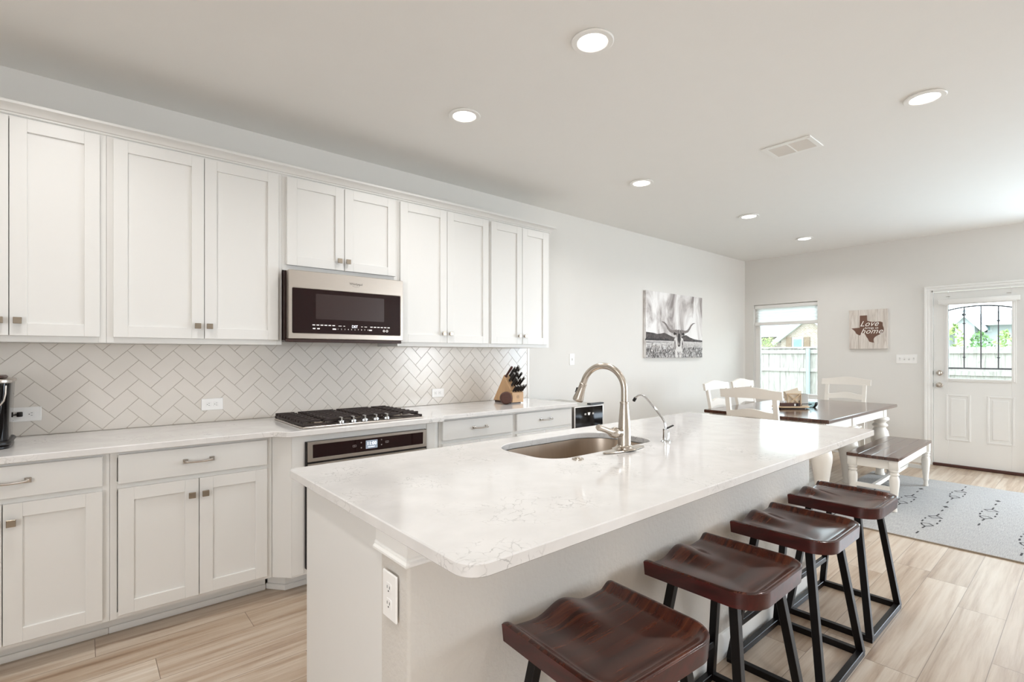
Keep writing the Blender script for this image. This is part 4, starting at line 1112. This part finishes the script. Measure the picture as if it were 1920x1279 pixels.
for k, (rot_, dx, dz, lab) in enumerate(((-.30, -.01, .088, 'folded beige napkin sticking up highest from the napkin holder'), (-.12, -.025, .074, 'folded beige napkin leaning left in the napkin holder'), (.0, .02, .070, 'folded beige napkin standing straight in the napkin holder'))):
    nx, ny = at(.030 + dx, .020 - .012 + .012 * k)
    R = Matrix.Rotation(ta, 3, 'Z') @ Matrix.Rotation(rot_, 3, 'Y')
    solo('napkin', MB().box(nx - .068, nx + .068, ny - .003, ny + .003, TZ + .038 + dz - .066, TZ + .038 + dz + .066, .001, 1, R), 'pale_paper', lab, 'napkin')
x, y = at(.134, .035)
tn = thing('metal_bin', 'grey square tin behind the napkin holder on the tray', 'tin', (x, y, TZ + .026), ta); ORG[tn.name] = Vector()
part('tin_wall', MB().slab([rrect(-.038, .038, -.038, .038, .004), rrect(-.036, .036, -.036, .036, .003)], 0, .118), 'grey_tin', tn)
part('tin_floor', MB().box(-.036, .036, -.036, .036, .001, .004), 'grey_tin', tn)
x, y = at(.245, .09)
gd = thing('glass_dish', 'clear round glass dish on the table right of the tray', 'dish', (x, y, TZ)); ORG[gd.name] = Vector()
part('dish_bowl', MB().rings([[(r * math.cos(2 * PI * k / 32), r * math.sin(2 * PI * k / 32), z) for k in range(32)] for r, z in ((.001, .002), (.045, .002), (.062, .03), (.066, .055), (.069, .055), (.065, .03), (.047, 0), (.001, 0))], False), 'dish_glass', gd)
part('dish_foot', MB().lathe([(.04, 0), (.045, .004)], (0, 0, -.0)), 'grey_tin', gd)
for k, (u, w_, lab) in enumerate(((-.085, .012, 'white cup on the tray beside the chair back, left of its twin'), (-.035, .030, 'white cup on the tray next to the napkin holder'))):
    x, y = at(u, w_)
    solo('small_cup', MB().rings([[(x + r * math.cos(2 * PI * q / 24), y + r * math.sin(2 * PI * q / 24), TZ + .026 + z) for q in range(24)] for r, z in ((.001, .0), (.018, .0), (.024, .02), (.027, .05), (.025, .05), (.022, .02), (.016, .004), (.001, .004))], False), 'white_glass_ware', lab, 'cup')

# ------------------------------------------------------------------ wall art
cvx0, cvx1, cvz0, cvz1 = 5.073, 6.372, 1.275, 2.078
art = thing('canvas_print', 'black and white longhorn landscape canvas on the left wall', 'picture', ((cvx0 + cvx1) / 2, KY, cvz0))
AF = KY - .036
part('canvas', MB().box(cvx0, cvx1, AF, KY - .001, cvz0, cvz1, .002), 'art_sky', art)
def A(u, v_): return (cvx0 + u * (cvx1 - cvx0), cvz0 + v_ * (cvz1 - cvz0))
def apoly(name, pts, mat, w_=.0004, mb=None):
    m = mb or MB(); m.slab([[A(*p) for p in pts]], 0, .0004, 0, WALL_Y, (0, AF - w_, 0)); return m
hills = [(0, .26), (0, .385), (.06, .38), (.12, .375), (.18, .36), (.24, .37), (.30, .385), (.36, .36), (.42, .335), (.5, .31), (.58, .32), (.64, .355), (.69, .36), (.76, .325), (.84, .30), (.92, .29), (1, .285), (1, .255)]
part('hills', apoly('h', hills, ''), 'art_hill', art, 0)
part('field', apoly('f', [(0, .19), (0, .265), (.2, .27), (.5, .262), (1, .258), (1, .17)], '', .0008), 'art_field', art, 0)
tl = MB()
for k in range(26):
    u = k / 26 + rnd.uniform(0, .02); h_ = rnd.uniform(.008, .02) + (.02 if u < .4 else 0)
    apoly('t', [(u - .025, .262), (u - .01, .262 + h_), (u + .012, .262 + h_ * .8), (u + .03, .262)], '', .0012 + k * 1e-5, tl)
apoly('t', [(.0, .232), (.36, .238), (.37, .243), (.0, .240)], '', .0016, tl)
part('tree_line', tl, 'art_dark', art, 0)
gs = MB(); apoly('g', [(0, 0), (1, 0), (1, .165), (.8, .17), (.6, .15), (.4, .14), (.2, .12), (0, .155)], '', .0014, gs)
for k in range(90):
    u = rnd.uniform(.01, .99); h_ = rnd.uniform(.05, .09); b0 = .09 + .04 * rnd.random(); s_ = rnd.uniform(-.02, .02)
    apoly('g', [(u - .006, b0), (u + .006, b0), (u + s_ + .001, b0 + h_ + .02), (u + s_, b0 + h_ + .02)], '', .0017 + k * 2e-6, gs)
part('tall_grass', gs, 'art_grass', art, 0)
part('longhorn_body', apoly('b', [(.47, .30), (.52, .33), (.58, .33), (.625, .30), (.64, .23), (.63, .15), (.60, .07), (.585, .0), (.56, .0), (.555, .09), (.535, .09), (.52, .0), (.495, .0), (.485, .09), (.465, .16), (.46, .23)], '', .0024), 'art_light', art, 0)
apb = MB()
for pts in ([(.468, .27), (.485, .28), (.50, .17), (.485, .11), (.468, .17)], [(.622, .27), (.606, .28), (.60, .16), (.615, .12), (.63, .18)], [(.52, .09), (.533, .10), (.535, .05), (.525, .04)], [(.566, .09), (.58, .10), (.578, .04), (.568, .04)]): apoly('b', pts, '', .0028, apb)
part('hide_patches', apb, 'art_hide', art, 0)
part('longhorn_head', apoly('h', [(.505, .40), (.52, .435), (.55, .445), (.585, .435), (.60, .40), (.595, .33), (.58, .25), (.575, .19), (.56, .172), (.54, .172), (.527, .19), (.522, .25), (.51, .33)], '', .0032), 'art_hide', art, 0)
fc_ = MB()
for pts in ([(.505, .385), (.47, .40), (.45, .375), (.465, .355), (.50, .36)], [(.60, .385), (.63, .40), (.655, .378), (.64, .355), (.605, .36)], [(.535, .20), (.567, .20), (.56, .175), (.542, .175)], [(.535, .38), (.57, .38), (.575, .28), (.56, .235), (.545, .235), (.53, .28)], [(.515, .345), (.525, .35), (.525, .335)], [(.585, .345), (.577, .35), (.578, .335)]): apoly('e', pts, '', .0036, fc_)
part('longhorn_face', fc_, 'art_dark', art, 0)
hn = MB(); left = [(.515, .425), (.44, .408), (.395, .42), (.36, .46), (.325, .515), (.29, .545), (.25, .553)]
for mirror in (0, 1):
    pts = [(1.105 - u if mirror else u, v_ + (.012 * k / 6 if mirror else 0)) for k, (u, v_) in enumerate(left)]
    wd = [.020, .021, .020, .018, .014, .009, .003]
    up, dn = [], []
    for k, (u, v_) in enumerate(pts):
        a = Vector(pts[max(0, k - 1)]); b = Vector(pts[min(len(pts) - 1, k + 1)]); d = (b - a).normalized(); n_ = Vector((-d.y, d.x)) * wd[k]
        up.append((u + n_.x * .62, v_ + n_.y)); dn.append((u - n_.x * .62, v_ - n_.y))
    for k in range(len(pts) - 1): apoly('n', [up[k], up[k + 1], dn[k + 1], dn[k]], '', .0034, hn)
part('longhorn_horns', hn, 'art_horn', art, 0)

sgx = BX - .034
sn = thing('wooden_sign', 'whitewashed plank sign with a brown state outline on the far wall', 'sign', (BX, 1.922, 1.387))
pk = MB()
for k in range(4):
    y = 1.714 + k * .104; pk.box(sgx, BX - .001, y + .0006, y + .1034, 1.387, 1.892, .0015)
part('plank_board', pk, 'plank_white', sn)
tx_ = [(485, 283), (610, 283), (612, 375), (640, 387), (668, 392), (700, 403), (730, 399), (760, 403), (800, 400), (830, 398), (875, 414), (878, 470), (893, 510), (896, 540), (884, 580), (862, 598), (845, 606), (815, 625), (790, 635), (765, 650), (740, 668), (724, 695), (722, 722), (730, 760), (690, 752), (650, 741), (636, 715), (625, 690), (605, 665), (590, 638), (576, 612), (560, 597), (538, 590), (516, 592), (502, 606), (495, 624), (480, 628), (462, 620), (432, 604), (413, 588), (405, 565), (392, 550), (365, 525), (335, 503), (480, 494)]
def S(p): return (-(1.714 + (955 - p[0]) / 660 * .414) , 1.387 + (865 - p[1]) / 680 * .505)
part('state_outline', MB().slab([[S(p) for p in tx_]], 0, .0012, 0, WALL_X, (sgx, 0, 0)), 'texas_brown', sn, 0)
def sy(px): return 1.714 + (955 - px) / 660 * .414
wt = MB()
wt.text('Love', .098, (sgx - .0014, sy(640), 1.387 + (865 - 432) / 680 * .505), WALL_X, shear=.45, space=1.05)
wt.text('brings us', .040, (sgx - .0014, sy(690), 1.387 + (865 - 503) / 680 * .505), WALL_X)
wt.text('home', .098, (sgx - .0014, sy(680), 1.387 + (865 - 560) / 680 * .505), WALL_X, shear=.45, space=1.05)
part('lettering', wt, 'white_ink', sn, 0)

# ------------------------------------------------------------------ outside
struct('ground', MB().box(BX + .2, 60, -40, 40, -.45, -.35), 'lawn')
FXN = 14.0
fe = thing('wooden_fence', 'weathered grey wooden privacy fence outside the window and door', 'fence', (FXN, 0, -.35))
pk = MB(); y = -14.0; k = 0
while y < 16:
    w_ = .138; pk.box(FXN + rnd.uniform(0, .006), FXN + .022, y, y + w_, -.35, 1.47 + rnd.uniform(-.012, .012)); y += w_ + .004
part('picket_panel', pk, 'fence_wood', fe)
for z in (.22, .92, 1.38):
    part('rail', MB().box(FXN - .045, FXN - .002, -14, 16, z - .045, z + .045), 'fence_wood', fe)
part('cap_board', MB().box(FXN - .05, FXN + .03, 2.6, 16, 1.47, 1.505), 'fence_wood', fe)
for y in (-4.5, -2.1, .3, 2.7, 4.75, 7.15, 9.5): part('fence_post', MB().cyl((FXN - .075, y, -.35), (FXN - .075, y, 1.46), .045, n=14), 'fence_post', fe)

def house(label, x, y0, y1, ze, zr, depth, gables, wins, wall, group=None):
    r = thing('neighbor_house', label, 'house', (x, (y0 + y1) / 2, -.4), 0, group)
    part('house_wall', MB().box(x, x + depth, y0, y1, -.4, ze), wall, r)
    rf = MB(); o = .45
    rf.rings([[(x - o, y0 - o, ze), (x - o, y1 + o, ze), (x + depth + o, y1 + o, ze), (x + depth + o, y0 - o, ze)], [(x - o, y0 - o, ze + .06), (x - o, y1 + o, ze + .06), (x + depth + o, y1 + o, ze + .06), (x + depth + o, y0 - o, ze + .06)], [(x + depth * .5, y0 + depth * .3, zr), (x + depth * .5, y1 - depth * .3, zr), (x + depth * .5 + .1, y1 - depth * .3, zr), (x + depth * .5 + .1, y0 + depth * .3, zr)]])
    part('roof', rf, 'roof_shingle', r, 0)
    part('gutter', MB().box(x - o - .1, x - o + .02, y0 - o, y1 + o, ze - .04, ze + .1), 'ext_trim', r)
    for (ga, gb, gz, zb) in gables:
        F_ = Matrix(((0, 0, 1), (1, 0, 0), (0, 1, 0)))
        g = part('gable', MB().slab([[(ga, -.4), (gb, -.4), (gb, zb), ((ga + gb) / 2, gz), (ga, zb)]], x - .9, x + .3, 0, F_), wall, r)
        mid = (ga + gb) / 2
        b_ = MB()
        for (p, q) in (((ga - .35, zb - .25), (mid, gz + .12)), ((gb + .35, zb - .25), (mid, gz + .12))): b_.bar((x - 1.0, p[0], p[1]), (x - 1.0, q[0], q[1]), .2, .2)
        part('barge_board', b_, 'ext_trim', g)
        rr = MB()
        for (p, q) in (((ga - .35, zb - .17), (mid, gz + .20)), ((gb + .35, zb - .17), (mid, gz + .20))):
            rr.slab([[(p[0], p[1]), (q[0], q[1]), (q[0], q[1] + .1), (p[0], p[1] + .1)]], x - 1.0, x + depth * .4, 0, F_)
        part('gable_roof', rr, 'roof_shingle', g, 0)
    for (wa, wb, za, zb, xo, shut) in wins:
        wv = part('window', MB().box(x + xo - .06, x + xo, wa - .08, wb + .08, za - .08, zb + .08), 'ext_trim', r)
        part('window_pane', MB().box(x + xo - .08, x + xo - .06, wa, wb, za, zb), 'ext_window', wv)
        if shut:
            for q in ((wb + .1, wb + .1 + shut), (wa - .1 - shut, wa - .1)): part('shutter', MB().box(x + xo - .06, x + xo - .01, q[0], q[1], za - .1, zb + .1), 'shutter_brown', wv)
    return r
house('pale brick house with a gable and brown shutters beyond the fence', 28, 5.6, 22, 2.26, 4.6, 9, [(7.9, 10.5, 3.05, 2.1), (5.7, 7.6, 2.75, 2.0)], [(9.52, 9.88, 1.62, 2.06, -.9, .26)], 'ext_brick')
house('pale grey house with a small gable seen through the door glass', 30, -6, 4.6, 2.60, 3.35, 5, [(3.42, 4.06, 2.97, 2.55)], [(3.19, 3.28, 2.36, 2.52, 0, 0), (3.03, 3.13, 2.36, 2.52, 0, 0)], 'siding')
def shrub(x, y, z0, r, h, mat, label, n=260):
    m = MB(); m.cyl((x, y, -.36), (x, y, z0 + h * .4), .04, .02, 8); m.mat(1)
    for k in range(n):
        a = rnd.uniform(0, 2 * PI); t_ = rnd.random(); rr = r * math.sqrt(rnd.random()) * math.sin(PI * (.12 + .8 * t_))
        c = Vector((x + rr * math.cos(a), y + rr * math.sin(a), z0 + h * t_))
        u = Vector((rnd.gauss(0, 1), rnd.gauss(0, 1), rnd.gauss(0, 1))).normalized(); v_ = u.orthogonal().normalized(); L_ = rnd.uniform(.04, .08)
        m._face([m.bm.verts.new(c + q) for q in (u * L_, v_ * L_ * .4, -u * L_, -v_ * L_ * .4)])
    return solo('shrub', m, ['shutter_brown', mat], label, 'shrub', 'shrubs along the outside of the fence', 0)
for (x, y, z0, r, h, mt, lab, n_) in ((15.6, 2.17, 1.2, .20, .82, 'leaf_light', 'narrow tall light green shrub at the left of the door glass', 120),
                              (15.9, 1.78, 1.2, .26, .62, 'leaf_green', 'bushy darker green shrub in the middle of the door glass', 170),
                              (15.6, 1.33, 1.15, .22, .70, 'leaf_light', 'pale green shrub at the right of the door glass', 130),
                              (17.0, 7.0, .9, .5, .95, 'leaf_light', 'yellow-green shrub above the fence in the tall window', 200)):
    shrub(x, y, z0, r, h, mt, lab, n_)
